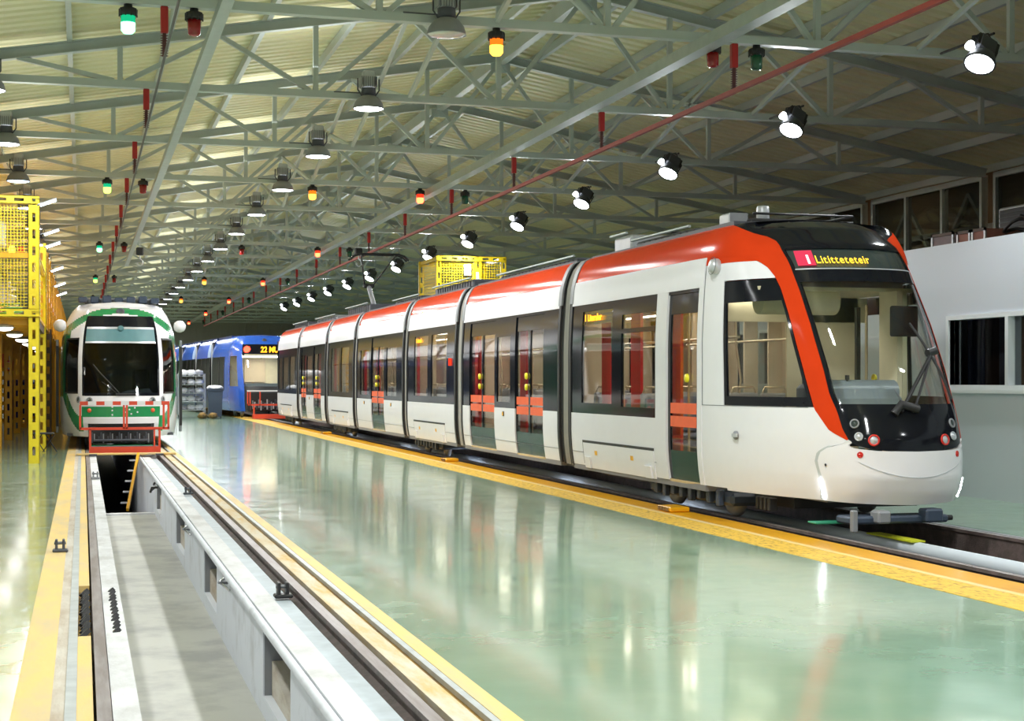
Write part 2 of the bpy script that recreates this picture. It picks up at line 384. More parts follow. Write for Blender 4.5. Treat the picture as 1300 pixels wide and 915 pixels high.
# right track
strip('trim_12', 6.26, 6.66, -.3, .004, 'yellowrough'); strip('trim_13', 6.66, 6.74, -.3, .006, 'yellowworn')
strip('trim_14', 6.74, 7.16, -.3, -.012, 'yellowclean')
m = MB(); m.box(7.16, 9.25, Y0H, Y1H, -.5, -.30, 'trackdark'); m.box(7.16, 7.22, Y0H, Y1H, -.3, -.03, 'trackdark'); m.box(9.16, 9.25, Y0H, Y1H, -.31, -.004, 'midgrey')
struct(m.build('trim_15'))
def rail(name, x, label, y0=Y0H, y1=Y1H, zb=-.14):
    m = MB()
    prof = [(-.035, 0), (.035, 0), (.036, -.03), (.012, -.045), (.01, zb+.02), (.06, zb), (-.06, zb), (-.01, zb+.02), (-.012, -.045), (-.036, -.03)]
    n = len(prof); vs = [(x+a, y, b) for y in (y0, y1) for a, b in prof]
    for i in range(n):
        j = (i+1) % n; m.add([vs[i], vs[j], vs[n+j], vs[n+i]], [(0, 1, 2, 3)], 'railhead' if i in (0,) else 'railside')
    m.add(vs, [tuple(range(n)), tuple(range(2*n-1, n-1, -1))], 'railside')
    return tag(m.build(name), label, 'rail')
rail('rail', .1, 'steel rail on the left edge of the open inspection pit', zb=-.12)
rail('rail', 1.6, 'rusty-sided steel rail on the right of the open inspection pit', zb=-.11)
rail('rail', 7.36, 'bright steel rail under the red and white tram, nearest the yellow band', zb=-.29)
rail('rail', 9.08, 'far steel rail of the right track, nearest the white office building', zb=-.30)
# pale pipes and conduits
m = MB(); m.tube([(8.05, Y0H, -.10), (8.05, 60, -.10)], .075, 'office', 10); 
for y in range(-6, 60, 4): m.box(7.95, 8.15, y-.04, y+.04, -.30, -.16, 'midgrey')
tag(m.build('pipe'), 'white pipe lying in the recess between the rails under the red and white tram', 'pipe')
m = MB(); m.tube([(PR-.03, Y0H, -.065), (PR-.03, 33.0, -.065), (PR-.02, 33.3, -.03), (1.5, 33.4, .02)], .028, 'concwall', 10)
tag(m.build('pipe'), 'pale painted pipe running along the right lip of the open pit', 'pipe')
tag(MB().box(7.97, 8.13, 13.5, 14.4, -.028, -.012, 'limestrip').build('marker_strip'), 'yellow-green strip lying on the white pipe just in front of the red and white tram', 'strip')
# cast blocks in the yellow band and rail clamps
for i, y in enumerate([17.4, 29.2, 45.]):
    m = MB(); m.bbox(6.86, 7.12, y-.22, y+.22, -.01, .05, 'yellowclean', .015)
    for q in range(4): m.box(6.84, 6.87, y-.16+q*.09, y-.12+q*.09, .0, .045, 'yellowdirty')
    tag(m.build('rail_bracket'), ['yellow painted floor bracket below the front door of the red and white tram', 'yellow painted bracket on the yellow band beside the middle of the red and white tram', 'yellow painted bracket beside the far end of the red and white tram'][i], 'bracket', 'yellow brackets on the right track')
def clamp(x, y, z, lab, m0='darkgrey'):
    r = thing('rail_clamp', lab, 'clamp', (x, y, z), 0, 'rail clamps beside the pit')
    b = MB().bbox(-.07, .07, -.06, .06, 0, .03, m0, .01); b.build('base_plate', r)
    b = MB()
    for dx in (-.035, .03): b.bbox(dx-.012, dx+.012, -.05, .05, .025, .12, m0, .006)
    b.tube([(-.055, 0, .085), (.05, 0, .085)], .014, 'midgrey'); b.build('bolt', r)
clamp(1.47, 11.6, -.06, 'dark rail clamp on the right ledge of the pit, the one nearest the camera', 'mattblack'); clamp(1.47, 22.4, -.06, 'small dark rail clamp on the right ledge of the pit, halfway to the green tram')
clamp(-.2, 14.7, 0, 'dark grey floor clamp standing on the pale yellow strip left of the pit')
clamp(.2, 25.4, 0, 'small grey clamp on the concrete left rim of the pit', 'midgrey')
# springy black brushes beside the left rail, nearest the camera
for i, (x, lab) in enumerate([(.012, 'row of black rubber blocks just left of the left rail, bottom of the view'), (.20, 'row of black rubber blocks just right of the left rail, bottom of the view')]):
    r = thing('rubber_block_row', lab, 'rubber blocks', (x, 10., -.012))
    for q in range(13): MB().bar((-.022+.006*(q % 3), q*.16, -.023), (.022, .03+q*.16, .016+.006*(q % 2)), .03, .05, 'mattblack', up=(0, 1, 0)).build('rubber_block', r)
# conduit clips on the pit wall + tap
for y, lab in [(13.1, 'chrome pipe clip on the right pit wall nearest the camera'), (17.9, 'chrome pipe clip on the right pit wall, second from the camera')]:
    m = MB(); m.tube([(PR-.01, y-.06, -.19), (PR-.09, y, -.12), (PR-.05, y+.03, -.10)], .014, 'chrome', 6); m.tube([(PR-.1, y-.05, -.12), (PR-.02, y+.06, -.14)], .012, 'midgrey', 6)
    tag(m.build('pipe_clip'), lab, 'clip')
m = MB(); m.tube([(PR, 26, -.2), (PR-.1, 26, -.2), (PR-.12, 26.05, -.28)], .02, 'mattblack', 6); m.tube([(PR-.06, 25.9, -.12), (PR-.06, 26.15, -.16)], .02, 'mattblack', 6); m.tube([(PR-.02, 26.2, -.2), (PR-.1, 26.25, -.27)], .015, 'darkgrey', 6)
tag(m.build('pipe_valve'), 'small black valve on the right pit wall near the ladder', 'valve')
# --- walls
w = MB(); w.box(XL-.2, XL, Y0H, Y1H, 0, 6.6, 'wallgrey'); struct(w.build('wall_left'))
w = MB(); w.box(XL-.2, XR+.2, Y0H-.2, Y0H, 0, 8.2, 'wallgrey'); struct(w.build('wall_front'))
w = MB(); w.box(XL-.2, XR+.2, Y1H, Y1H+.2, 0, 8.3, 'wallgrey')
for i in range(46): w.box(XL+i*.49, XL+i*.49+.05, Y1H-.06, Y1H, 0, 8.1, 'wallgrey')
w.box(4.4, 4.6, Y1H-.3, Y1H-.1, 0, 6.3, 'midgrey'); struct(w.build('wall_back'))
w = MB(); w.box(XR, XR+.2, Y0H, Y1H, 0, 4.6, 'wallgrey'); struct(w.build('wall_right'))
wi = 1
y = 13.25-5.35*2
mbf = MB()
while y < 72:
    fr = MB(); fr.box(XR-.02, XR+.14, y+.22, y+5.13, 4.6, 4.72, 'galv'); fr.box(XR-.02, XR+.14, y+.22, y+5.13, 6.02, 6.14, 'galv')
    for q in range(4): yy = y+.22+q*(4.91-.09)/3; fr.box(XR-.02, XR+.14, yy, yy+.09, 4.72, 6.02, 'galv')
    fo = fr.build('window_%d' % wi); struct(fo); wi += 1
    MB().box(XR+.05, XR+.065, y+.22, y+5.13, 4.72, 6.02, 'glassdark').build('pane', fo)
    y += 5.35
w = MB(); w.box(XR+2.9, XR+3.0, Y0H, Y1H, 3, 8, 'brownlight')
for q in range(26): w.bar((XR+2.85, Y0H+q*3, 4.6), (XR+2.85, Y0H+q*3+1.5, 6.4), .1, .1, 'steel'); w.bar((XR+2.85, Y0H+q*3+3, 4.6), (XR+2.85, Y0H+q*3+1.5, 6.4), .1, .1, 'steel')
w.box(XR+2.8, XR+2.9, Y0H, Y1H, 5.4, 5.55, 'steel'); w.box(XR, XR+3, Y0H, Y1H, 7.9, 8, 'brownlight'); struct(w.build('wall_right_outer'))
for q in range(6): area(XR+1.2, 16+q*7, 6.9, 22, (1, .72, .42), .5)  # unseen warm lights added to brighten the wall behind the upper windows
struct(MB().box(XR, XR+2.9, Y0H, Y1H, 4.4, 4.58, 'brown').build('trim_16'))
struct(MB().box(XR, XR+.2, y+.0, Y1H, 4.6, 6.2, 'wallgrey').build('wall_right_upper'))
# --- corrugated roof
def roof():
    m = MB()
    for sgn, xe in ((-1, XL-.2), (1, XR+.2)):
        vs = []; fs = []; y = Y0H-.2; n = 0
        prof = [(0, 0), (.17, 0), (.20, .05), (.30, .05), (.33, 0)]
        ys = []
        while y < Y1H+.2:
            for a, b in prof[:4]: ys.append((y+a, b))
            y += .34
        for yy, h in ys:
            vs.append((RX, yy, zr(RX)+.24+h)); vs.append((xe, yy, zr(xe)+.24+h))
        for i in range(len(ys)-1): fs.append((2*i, 2*i+1, 2*i+3, 2*i+2))
        m.add(vs, fs, 'roof')
        ve = [(v[0], v[1], v[2]+.12) for v in (vs[0], vs[1], vs[-1], vs[-2])]; m.add(ve, [(0, 1, 2, 3)], 'roof')
    return m.build('ceiling')
struct(roof())
# purlins
for i in range(16):
    x = RX-11.25+1.5*i
    if x < XL: continue
    z = zr(x)+.16; mm = MB(); mm.box(x-.03, x+.03, Y0H, Y1H, z-.08, z+.07, 'steel'); mm.box(x-.03, x+.05, Y0H, Y1H, z-.09, z-.08, 'steel')
    o = tag(mm.build('roof_purlin'), '%s pale grey lengthwise roof purlin, counted from the left wall' % ORD[i], 'purlin', 'roof purlins')
# trusses
def make_truss():
    r = thing('roof_truss', '', 'truss', (0, 0, 0), 0, 'roof trusses')
    m = MB(); m.bar((XL+.05, 0, 6.12), (XR-.1, 0, 6.12), .14, .11, 'steel'); m.build('bottom_chord', r)
    for x0, x1 in ((XL+.05, RX), (RX, XR-.05)):
        m = MB()
        for dz in (-.08, .08): m.bar((x0, 0, zr(x0)+dz), (x1, 0, zr(x1)+dz), .14, .018, 'steel')
        m.bar((x0, 0, zr(x0)), (x1, 0, zr(x1)), .02, .16, 'steel'); m.build('top_chord', r)
    xs = [RX+1.5+3*j for j in range(-4, 4)]
    for x in xs:
        if not XL+1 < x < XR-1: continue
        MB().bar((x, 0, 6.15), (x, 0, zr(x)-.06), .08, .08, 'steel').build('vertical', r)
        for sx in (-1.5, 1.5):
            xx = x+sx
            if XL < xx < XR: MB().bar((x+sx*.06, .0, 6.17), (xx, .0, zr(xx)-.07), .075, .07, 'steel').build('diagonal', r)
    MB().box(RX-.2, RX+.2, -.02, .02, RZ-.3, RZ+.08, 'steel').build('gusset', r)
    return r
T0_ = make_truss()
for k in range(0, 21):
    r = T0_ if k == 0 else clone(T0_)
    r.location.y = YK(k); r['label'] = 'pale grey steel roof truss spanning the hall, %s from the camera' % ORD[k]
# sloping lengthwise braces between trusses
for k in range(0, 12):
    for x in (RX-3, RX+3):
        m = MB(); za = zr(x)-.1
        m.bar((x, YK(k)+.07, 6.15), (x, YK(k+1)-.07, za), .06, .06, 'steel'); m.bar((x, YK(k)+.07, za), (x, YK(k+1)-.07, 6.15), .06, .06, 'steel')
        tag(m.build('cross_brace'), 'crossed pale steel brace %s of the ridge in the %s bay from the camera' % ('left' if x < RX else 'right', ORD[k]), 'brace', 'lengthwise cross braces')
tag(MB().bar((RX, Y0H, RZ-.02), (RX, Y1H, RZ-.02), .16, .26, 'steel').build('ridge_beam'), 'pale steel ridge beam under the peak of the roof', 'beam')
# lengthwise beams
tag(MB().box(1.54, 1.68, Y0H, 60, 5.95, 6.065, 'galv').build('long_beam'), 'pale box beam running lengthwise over the left track, right of the dark wire', 'beam')
tag(MB().box(7.74, 7.94, Y0H, 122, 5.91, 6.065, 'galv').build('long_beam'), 'thick pale box beam running lengthwise high over the red and white tram', 'beam')
# contact lines
WZ = 5.43
tag(MB().box(.927, .953, Y0H, 110, 5.437, 5.465, 'wire').build('overhead_wire'), 'dark overhead wire above the left track and the green tram', 'overhead wire')
tag(MB().box(8.305, 8.365, Y0H, 110, 5.405, 5.465, 'railred').build('overhead_rail'), 'dark red overhead contact rail above the red and white tram', 'overhead rail')
def make_insul():
    r = thing('wire_insulator', '', 'insulator', (0, 0, 0), 0, 'red insulators')
    MB().bbox(-.045, .045, -.045, .045, .28, .60, 'insul', .01).build('hanger', r)
    m = MB(); pr = []
    for q in range(9): z = .26-q*.03; pr += [(.024, z), (.05, z-.008), (.024, z-.016)]
    m.lathe(pr, (0, 0, 0), 'insuld', 10); m.box(-.02, .02, -.02, .02, -.0, .28, 'insuld'); m.build('ribbed_insulator', r)
    return r
P_ = make_insul(); first = True
for nm, x in (('dark overhead wire on the left', .94), ('dark red overhead rail on the right', 8.335)):
    for k in range(1, 19):
        r = P_ if first else clone(P_); first = False
        r.location = (x, YK(k), 5.465); r['label'] = 'red insulator holding the %s, %s truss from the camera' % (nm, ORD[k])
# signal lamps
def signal(x, k, col, lit, z=6.065):
    mats = dict(green=('e_green', 'greenglass'), red=('e_red', 'redglass'), orange=('e_orange', 'redglass'), yg=('e_yg', 'greenglass'))[col]
    m = mats[0] if lit else mats[1]
    place = 'over the left track' if x < 3 else 'between the tracks' if x < 7 else 'over the right track'
    r = thing('signal_lamp', '%s %s signal lamp %s, at the %s truss from the camera' % ('lit' if lit else 'unlit', dict(yg='yellow-green').get(col, col), place, ORD[k]), 'signal lamp', (x, YK(k), z), 0, 'signal lamps')
    q = MB(); q.lathe([(0, 0), (.05, 0), (.05, -.03), (.10, -.05), (.11, -.12), (.10, -.13), (0, -.13)], (0, 0, 0), 'mattblack', 14)
    for a in range(10): q.box(.102*math.cos(a*.628)-.008, .102*math.cos(a*.628)+.008, .102*math.sin(a*.628)-.008, .102*math.sin(a*.628)+.008, -.15, -.06, 'mattblack')
    q.build('cap', r)
    if lit:
        MB().lathe([(.02, -.13), (.085, -.14), (.083, -.22), (0, -.23)], (0, 0, 0), {'green': 'greensoft', 'yg': 'greensoft', 'red': 'redsoft', 'orange': 'orangesoft'}[col], 14).build('lens', r)
        MB().lathe([(0, -.21), (.086, -.22), (.084, -.31), (.055, -.345), (0, -.35)], (0, 0, 0), m, 12).build('bulb', r)
    else: MB().lathe([(.02, -.13), (.085, -.14), (.075, -.31), (.05, -.33), (0, -.335)], (0, 0, 0), m, 14).build('lens', r)
M['greensoft'] = emit('green_lens_lit', (.01, .45, .2), 1.2); M['redsoft'] = emit('red_lens_lit', (.9, .03, .01), 2.); M['orangesoft'] = emit('orange_lens_lit', (.9, .16, .01), 1.6)
for k in (1, 4, 7, 10, 13):
    signal(.52, k, 'yg' if k in (4, 10) else 'green', True); signal(1.29, k, 'red', False)
for k in (1, 4, 7, 10, 13): signal(5.06, k, 'orange', k != 7)
for k in (1, 4, 7, 10, 13, 16, 19):
    signal(7.58 if k > 1 else 8.03, k, 'red', k > 1); signal(8.66, k, 'green', False)
# high-bay lamps
def make_highbay(lit=True, em='e_lamp'):
    r = thing('high_bay_lamp', '', 'lamp', (0, 0, 0), 0, 'x')
    m = MB(); m.bbox(-.10, .10, -.09, .09, .33, .60, 'lightgrey', .02)
    for a in range(8): m.box(-.13+.034*a, -.12+.034*a, -.12, .12, .34, .5, 'midgrey')
    m.build('gear_box', r)
    m = MB(); m.tube([(-.17, 0, .48), (-.17, 0, .3), (-.1, 0, .2)], .012, 'darkgrey', 5); m.tube([(.17, 0, .48), (.17, 0, .3), (.1, 0, .2)], .012, 'darkgrey', 5)
    m.lathe([(.11, .33), (.12, .22), (.07, .2)], (0, 0, 0), 'darkgrey', 12); m.tube([(-.55, 0, .25), (-.12, 0, .25)], .01, 'darkgrey', 5); m.box(-.03, .03, .0, .18, .21, .27, 'darkgrey'); m.build('bracket', r)
    MB().lathe([(.08, .22), (.16, .18), (.22, .1), (.245, .02), (.25, 0), (.235, 0), (.21, .09), (.1, .17)], (0, 0, 0), 'midgrey', 20).build('reflector', r)
    MB().lathe([(.238, .012), (.2, -.005), (.1, -.012), (0, -.015)], (0, 0, 0), em if lit else 'lenswhite', 20).build('lens', r)
    return r
hb = make_highbay(); hbu = make_highbay(False); hbb = make_highbay(True, 'e_lampblue'); used = []
def lamp(kind, x, y, z, label, group, tilt=None):
    src = kind; r = src if src not in used else clone(src); used.append(src)
    r.location = (x, y, z); r['label'] = label; r['group'] = group
    if tilt: r.rotation_euler = tilt
    return r
LZ = 5.88
for k in range(-3, 20):
    y = YK(k)
    if k >= 0:
        lamp(hbu if k == 1 else hb, 4.35, y-.25, LZ, ('unlit high-bay lamp with dark-rimmed lens, top of the middle row' if k == 1 else 'high-bay lamp in the middle row, hanging at the %s truss from the camera' % ORD[k]), 'middle row of high-bay lamps')
        if k < 14: lamp(hbb if k == 4 else hb, -1.34, y-.25, LZ, 'high-bay lamp%s, left row, at the %s truss from the camera' % (' with a bluish lens' if k == 4 else '', ORD[k]), 'left row of high-bay lamps')
    if k != 1: area(4.35, y-.25, LZ-.03, P_MID); area(3.55, y+.6, LZ+.66, P_UP, size=1.3, rot=(PI, 0, 0))  # second light faces up, added to brighten the roof, no fixture
    if k < 14: area(-1.34, y-.25, LZ-.03, P_LEFT); area(-.95, y+.6, LZ-.3, P_UP*.5, size=1.3, rot=(PI, 0, 0))  # upward one here is also an added roof fill without a fixture
# floodlights of the right row, tilted towards the tram
def make_flood():
    r = thing('floodlight', '', 'floodlight', (0, 0, 0), 0, 'right row of tilted floodlights')
    m = MB(); m.bbox(-.16, .16, -.11, .11, .22, .5, 'darkgrey', .03)
    for a in range(7): m.box(-.19, .19, -.10+.03*a, -.092+.03*a, .26, .46, 'mattblack')
    m.tube([(0, .05, .55), (0, .75, .95), (-.25, 1.5, .75)], .018, 'mattblack', 6) if False else None; m.tube([(-.2, 0, .1), (-.24, 0, .4), (0, 0, .62), (.24, 0, .4), (.2, 0, .1)], .015, 'mattblack', 6); m.build('gear_box', r)
    MB().lathe([(.1, .24), (.2, .16), (.24, .03), (.24, 0), (.22, 0), (.1, .15)], (0, 0, 0), 'darkgrey', 20).build('reflector', r)
    MB().lathe([(.225, .01), (.1, -.006), (0, -.01)], (0, 0, 0), 'e_lamp', 20).build('lens', r)
    m = MB(); m.lathe([(.05, .09), (.075, .02), (.075, 0), (0, -.005)], (-.27, -.06, .12), 'e_lamp', 14); m.build('small_glint', r)  # glint beside the main lens, put in as a small glowing disc
    return r
fl = make_flood(); tilt = (math.radians(-18), math.radians(28), 0)
for k in range(-2, 15):
    y = YK(k)
    if k >= 0:
        r = fl if k == 0 else clone(fl); r.scale = (.85, .85, .85); r.location = (11.0, y-1.62, 5.62); r.rotation_euler = tilt
        MB().tube([(11.0+.30, y-1.55, 6.12), (11.0+.30, y-.07, 6.12)], .02, 'mattblack', 6).build('arm', r).matrix_parent_inverse = (Matrix.Translation((11.0, y-1.62, 5.62)) @ __import__('mathutils').Euler(tilt).to_matrix().to_4x4()).inverted()
        r['label'] = 'tilted bright floodlight of the right row, at the %s truss from the camera' % ORD[k]
    area(10.97, y-1.64, 5.56, P_RIGHT, (.93, .97, 1), .4, tilt)
# hook blocks
for x, y, lab in ((7.85, 44.4, 'grey hook block hanging from the thick box beam above the pantograph'), (1.62, 46., 'small dark hook block under the left box beam, above the green tram')):
    r = thing('hook_block', lab, 'hook', (x, y, 5.82), 0, 'hook blocks'); m = MB(); m.tube([(0, 0, 0), (0, 0, -.35)], .012, 'lightgrey', 6); m.build('chain', r)
    m = MB(); m.bbox(-.11, .11, -.09, .09, -.55, -.32, 'mattblack', .03); m.build('block', r)
    m = MB(); m.tube([(0, 0, -.55), (0, 0, -.65), (.08, 0, -.72), (.08, 0, -.82), (0, 0, -.87), (-.07, 0, -.82), (-.06, 0, -.76)], .018, 'lightgrey', 6); m.build('hook', r)

# ================================================================== OFFICE BUILDING (right)
OX, OZ = 11.66, 3.5
r = thing('office_building', 'white flat-roofed office building with sliding windows, right of the red and white tram', 'building', (OX+3, 20, 0))
m = MB(); oy0, oy1 = -6-20, 39-20
wy = [(-4.6, -2.3), (-2.2, -1.3)]
def seg(y0, y1, z0, z1): m.box(-3, -2.85, y0, y1, z0, z1, 'office')
openings = [(-11.0, -8.0), (-7.6, -4.6), (-4.06, -1.28), (3.5, 6.3), (8.5, 11.3)]
y = oy0
for a, b in openings: seg(y, a, 0, OZ); seg(a, b, 0, 1.52); seg(a, b, 2.44, OZ); y = b
seg(y, oy1, 0, OZ)
m.box(-3, 3, oy0-.15, oy0, 0, OZ, 'office'); m.box(-3, 3, oy1, oy1+.15, 0, OZ, 'office'); m.box(2.85, 3, oy0, oy1, 0, OZ, 'office'); m.box(-2.85, 3, oy0, oy1, OZ-.12, OZ-.03, 'darkgrey')
m.build('building_wall', r)
MB().box(-2.84, 2.84, oy0+.01, oy1-.01, 0, .02, 'midgrey').build('building_floor', r)
for a, b in openings:
    n = MB(); X0 = -3.03
    n.box(X0, -2.83, a-.06, b+.06, 1.47, 1.53, 'officeframe'); n.box(X0, -2.83, a-.06, b+.06, 2.43, 2.49, 'officeframe')
    c_ = (a+b)/2
    for yy in (a-.06, c_-.035, b): n.box(X0, -2.83, yy, yy+.06 if yy != c_-.035 else yy+.07, 1.53, 2.43, 'officeframe')
    n.box(X0-.04, -2.99, a-.1, b+.1, 1.42, 1.47, 'officeframe')
    w_ = n.build('window', r); MB().box(-2.93, -2.92, a, b, 1.53, 2.43, 'glassoff').build('pane', w_)
# a dim room behind the office windows
m = MB(); m.box(-2.0, -1.9, oy0+.2, oy1-.2, .02, 3.3, 'brown')
for q in range(30): m.box(-2.06, -2.0, -11+q*.8, -11+q*.8+.35, .02, 2.5, ['darkgrey', 'redpanel', 'midgrey', 'bluedark', 'brown'][q % 5])
m.build('room_partition', r)
# crates on the office roof
for i, (x, y, w_, h, mt, lab) in enumerate([(15, 23.75, .72, .68, 'crategrey', 'long dusty mauve-grey crate on the office roof'), (15, 23.08, .42, .66, 'cratered', 'left of the two dusty red crates on the office roof'), (15, 22.62, .42, .66, 'cratered', 'right of the two dusty red crates on the office roof')]):
    r = thing('storage_crate', lab, 'crate', (x, y, OZ), 0, 'crates on the office roof')
    MB().bbox(-.35, .35, -w_/2, w_/2, 0, h, mt, .02).build('crate_body', r)
    b = MB()
    for yy in (-w_/2, w_/2-.05): b.box(-.37, -.345, yy, yy+.05, 0, h+.01, 'lightgrey')
    b.box(-.37, -.345, -w_/2, w_/2, h-.04, h+.01, 'brown'); b.build('edge_strip', r)
r = thing('cable_coil', 'black cable heap beside the red crates on the office roof', 'cable', (15, 22.0, OZ+.1)); r
MB().tube([(.0+.2*math.cos(a*.5), .3*math.sin(a*.5), .018*a+.06*math.sin(a)) for a in range(40)], .03, 'mattblack', 6).build('cable', r)
r = thing('air_conditioner', 'black and beige outdoor air-conditioning unit on a stand, at the right edge of the view', 'air conditioner', (16.5, 23.9, OZ))
m = MB(); m.bbox(-.3, .3, -.5, .5, .55, 1.25, 'lightgrey', .03); m.build('casing', r)
m = MB(); m.box(-.32, -.3, -.42, .42, .6, 1.2, 'mattblack')
for q in range(7): m.box(-.33, -.32, -.42, .42, .62+q*.085, .64+q*.085, 'darkgrey')
m.build('grille', r)
for yy in (-.45, .4):
    for xx in (-.28, .23): MB().box(xx, xx+.05, yy, yy+.05, 0, .55, 'galv').build('leg', r)

# ================================================================== YELLOW GANTRY (left)
def upright(m, x, y, z0, z1, axis='x', mat='yellow', w=.21, pitch=.32):
    """perforated steel upright, slots in the face that looks along -y (axis x) or along x (axis y)"""
    h = w/2
    def B(a0, a1, b0, b1, c0, c1):
        if axis == 'x': m.box(x+a0, x+a1, y+b0, y+b1, c0, c1, mat)
        else: m.box(x+b0, x+b1, y+a0, y+a1, c0, c1, mat)
    B(-h, -.03, 0, .012, z0, z1); B(.03, h, 0, .012, z0, z1)
    B(-h, -h+.01, 0, .1, z0, z1); B(h-.01, h, 0, .1, z0, z1)
    z = z0
    while z < z1-.02: B(-.03, .03, 0, .012, z, min(z+pitch*.45, z1)); z += pitch
def hbeam(m, x0, x1, y, z, mat='yellow', axis='x', h=.16):
    L = x1-x0
    def B(a0, a1, b0, b1, c0, c1):
        if axis == 'x': m.box(a0, a1, y+b0, y+b1, c0, c1, mat)
        else: m.box(y+b0, y+b1, a0, a1, c0, c1, mat)
    B(x0, x1, 0, .012, z, z+.05); B(x0, x1, 0, .012, z+h-.05, z+h); B(x0, x1, 0, .08, z, z+.01); B(x0, x1, 0, .08, z+h-.01, z+h)
    a = x0
    while a < x1: B(a, min(a+.14, x1), 0, .012, z+.05, z+h-.05); a += .32
def mesh(m, a0, a1, c0, c1, fixed, axis='x', mat='yellow', p=.06, r=.006):
    a = a0
    while a <= a1:
        if axis == 'x': m.box(a-r, a+r, fixed, fixed+.006, c0, c1, mat)
        else: m.box(fixed, fixed+.006, a-r, a+r, c0, c1, mat)
        a += p
    z = c0
    while z <= c1:
        if axis == 'x': m.box(a0, a1, fixed+.006, fixed+.012, z-r, z+r, mat)
        else: m.box(fixed+.006, fixed+.012, a0, a1, z-r, z+r, mat)
        z += p
GX = -.90; DZ = 2.82; TZ = 5.06
r = thing('access_platform', 'long yellow steel access platform with mesh cages, left of the green and white tram', 'platform', (-.9, 30.4, 0))
def gx(mb, name, lab=None):
    for i, v in enumerate(mb.v): mb.v[i] = (v[0]+.9, v[1]-30.4, v[2])
    return mb.build(name, r, None, lab)
# front posts
for x in (GX, -2.9):
    m = MB(); upright(m, x, 30.42, 0, TZ); upright(m, x, 30.62, 0, TZ, mat='yellow'); gx(m, 'post')
m = MB(); hbeam(m, -3.0, GX+.1, 30.40, TZ-.1); gx(m, 'top_beam')
m = MB(); hbeam(m, -3.0, GX+.1, 30.40, DZ-.02); gx(m, 'deck_beam')
m = MB(); m.box(-3.0, GX-.1, 30.44, 30.50, 3.93, 4.03, 'amberpaint_glow'); gx(m, 'shelf_beam')
m = MB(); mesh(m, -3.0, GX-.12, DZ+.18, 3.92, 30.46); gx(m, 'mesh_panel')
m = MB(); mesh(m, -3.0, GX-.12, 4.05, TZ-.12, 30.46); gx(m, 'mesh_panel')
m = MB(); mesh(m, 30.7, 36., DZ+.18, 3.95, GX-.02, 'y', p=.09); hbeam(m, 30.6, 36.2, GX, 3.95, axis='y', h=.1); gx(m, 'mesh_panel')
m = MB(); m.box(-3.1, GX+.08, 30.5, 92, DZ-.03, DZ+.02, 'amberpaint_glow')
y = 30.8
while y < 92: m.box(-3.0, GX, y, y+.08, DZ-.16, DZ-.03, 'amberpaint_glow'); y += 1.2
m.box(GX-.02, GX+.06, 30.6, 92, DZ-.18, DZ-.02, 'brown'); gx(m, 'deck')
y = 36.
k = 0
while y < 92:  # amber posts: glow of the warm lamps put into their colour
    m = MB(); upright(m, GX, y, 0, 4.7 if k % 1 == 0 else DZ, mat='yellow' if k < 1 else 'amberpaint_glow'); gx(m, 'post')
    m = MB(); upright(m, -2.9, y, 0, DZ, mat='amberpaint_glow'); gx(m, 'post')
    if k % 2 == 0: m = MB(); upright(m, -1.9, y+1, 0, DZ, mat='amberpaint_glow'); gx(m, 'post')
    k += 1; y += 2.7
m = MB(); upright(m, GX+.1, 38.2, 0, DZ, mat='brown', w=.16); gx(m, 'post')
m = MB(); mesh(m, 38.5, 91, DZ+.1, 4.6, GX+.05, 'y', p=.14, r=.012); m.box(GX, GX+.07, 38.4, 91, 4.6, 4.7, 'yellow'); m.box(GX, GX+.07, 38.4, 91, 3.6, 3.7, 'amberpaint_glow'); gx(m, 'railing')
m = MB(); mesh(m, 36, 91, DZ+.1, 4.6, -3.0, 'y', 'amberpaint_glow', .2, .012); gx(m, 'railing')
# things under and on the platform
for i, y in enumerate([30.9, 35.5, 40, 44.5, 49, 56, 64]):
    q = thing('under_deck_lamp', 'round lamp glowing under the yellow platform deck, %s from the front post' % ORD[i], 'lamp', (-1.46, y, 2.63), 0, 'lamps under the yellow platform')
    MB().lathe([(.17, 0), (.16, -.05), (.1, -.08), (0, -.09)], (0, 0, 0), 'e_warm', 16).build('lens', q); MB().lathe([(0, .05), (.12, .05), (.19, .0), (.19, -.02), (.17, -.02)], (0, 0, 0), 'lightgrey', 16).build('housing', q)
    area(-1.46, y, 2.5, P_DECK, (1, .93, .84), .3)
for i, (y, z) in enumerate([(30.35, 4.98), (33.6, 4.72), (35.6, 4.62), (41, 4.45), (46, 4.35), (50, 4.3)]):
    q = thing('tube_lamp', 'short bright tube lamp on the outer edge of the yellow platform, %s from the camera' % ORD[i], 'lamp', (GX+.16, y, z), 0, 'tube lamps on the yellow platform')
    MB().tube([(-.04, 0, -.05), (.25, 0, .06)], .02, 'e_tube', 8).build('tube', q); MB().bar((-.08, 0, -.03), (.26, 0, .10), .05, .02, 'lightgrey').build('housing', q)
    MB().tube([(-.10, .0, -.05), (-.06, 0, -.03)], .015, 'darkgrey', 6).build('arm', q)
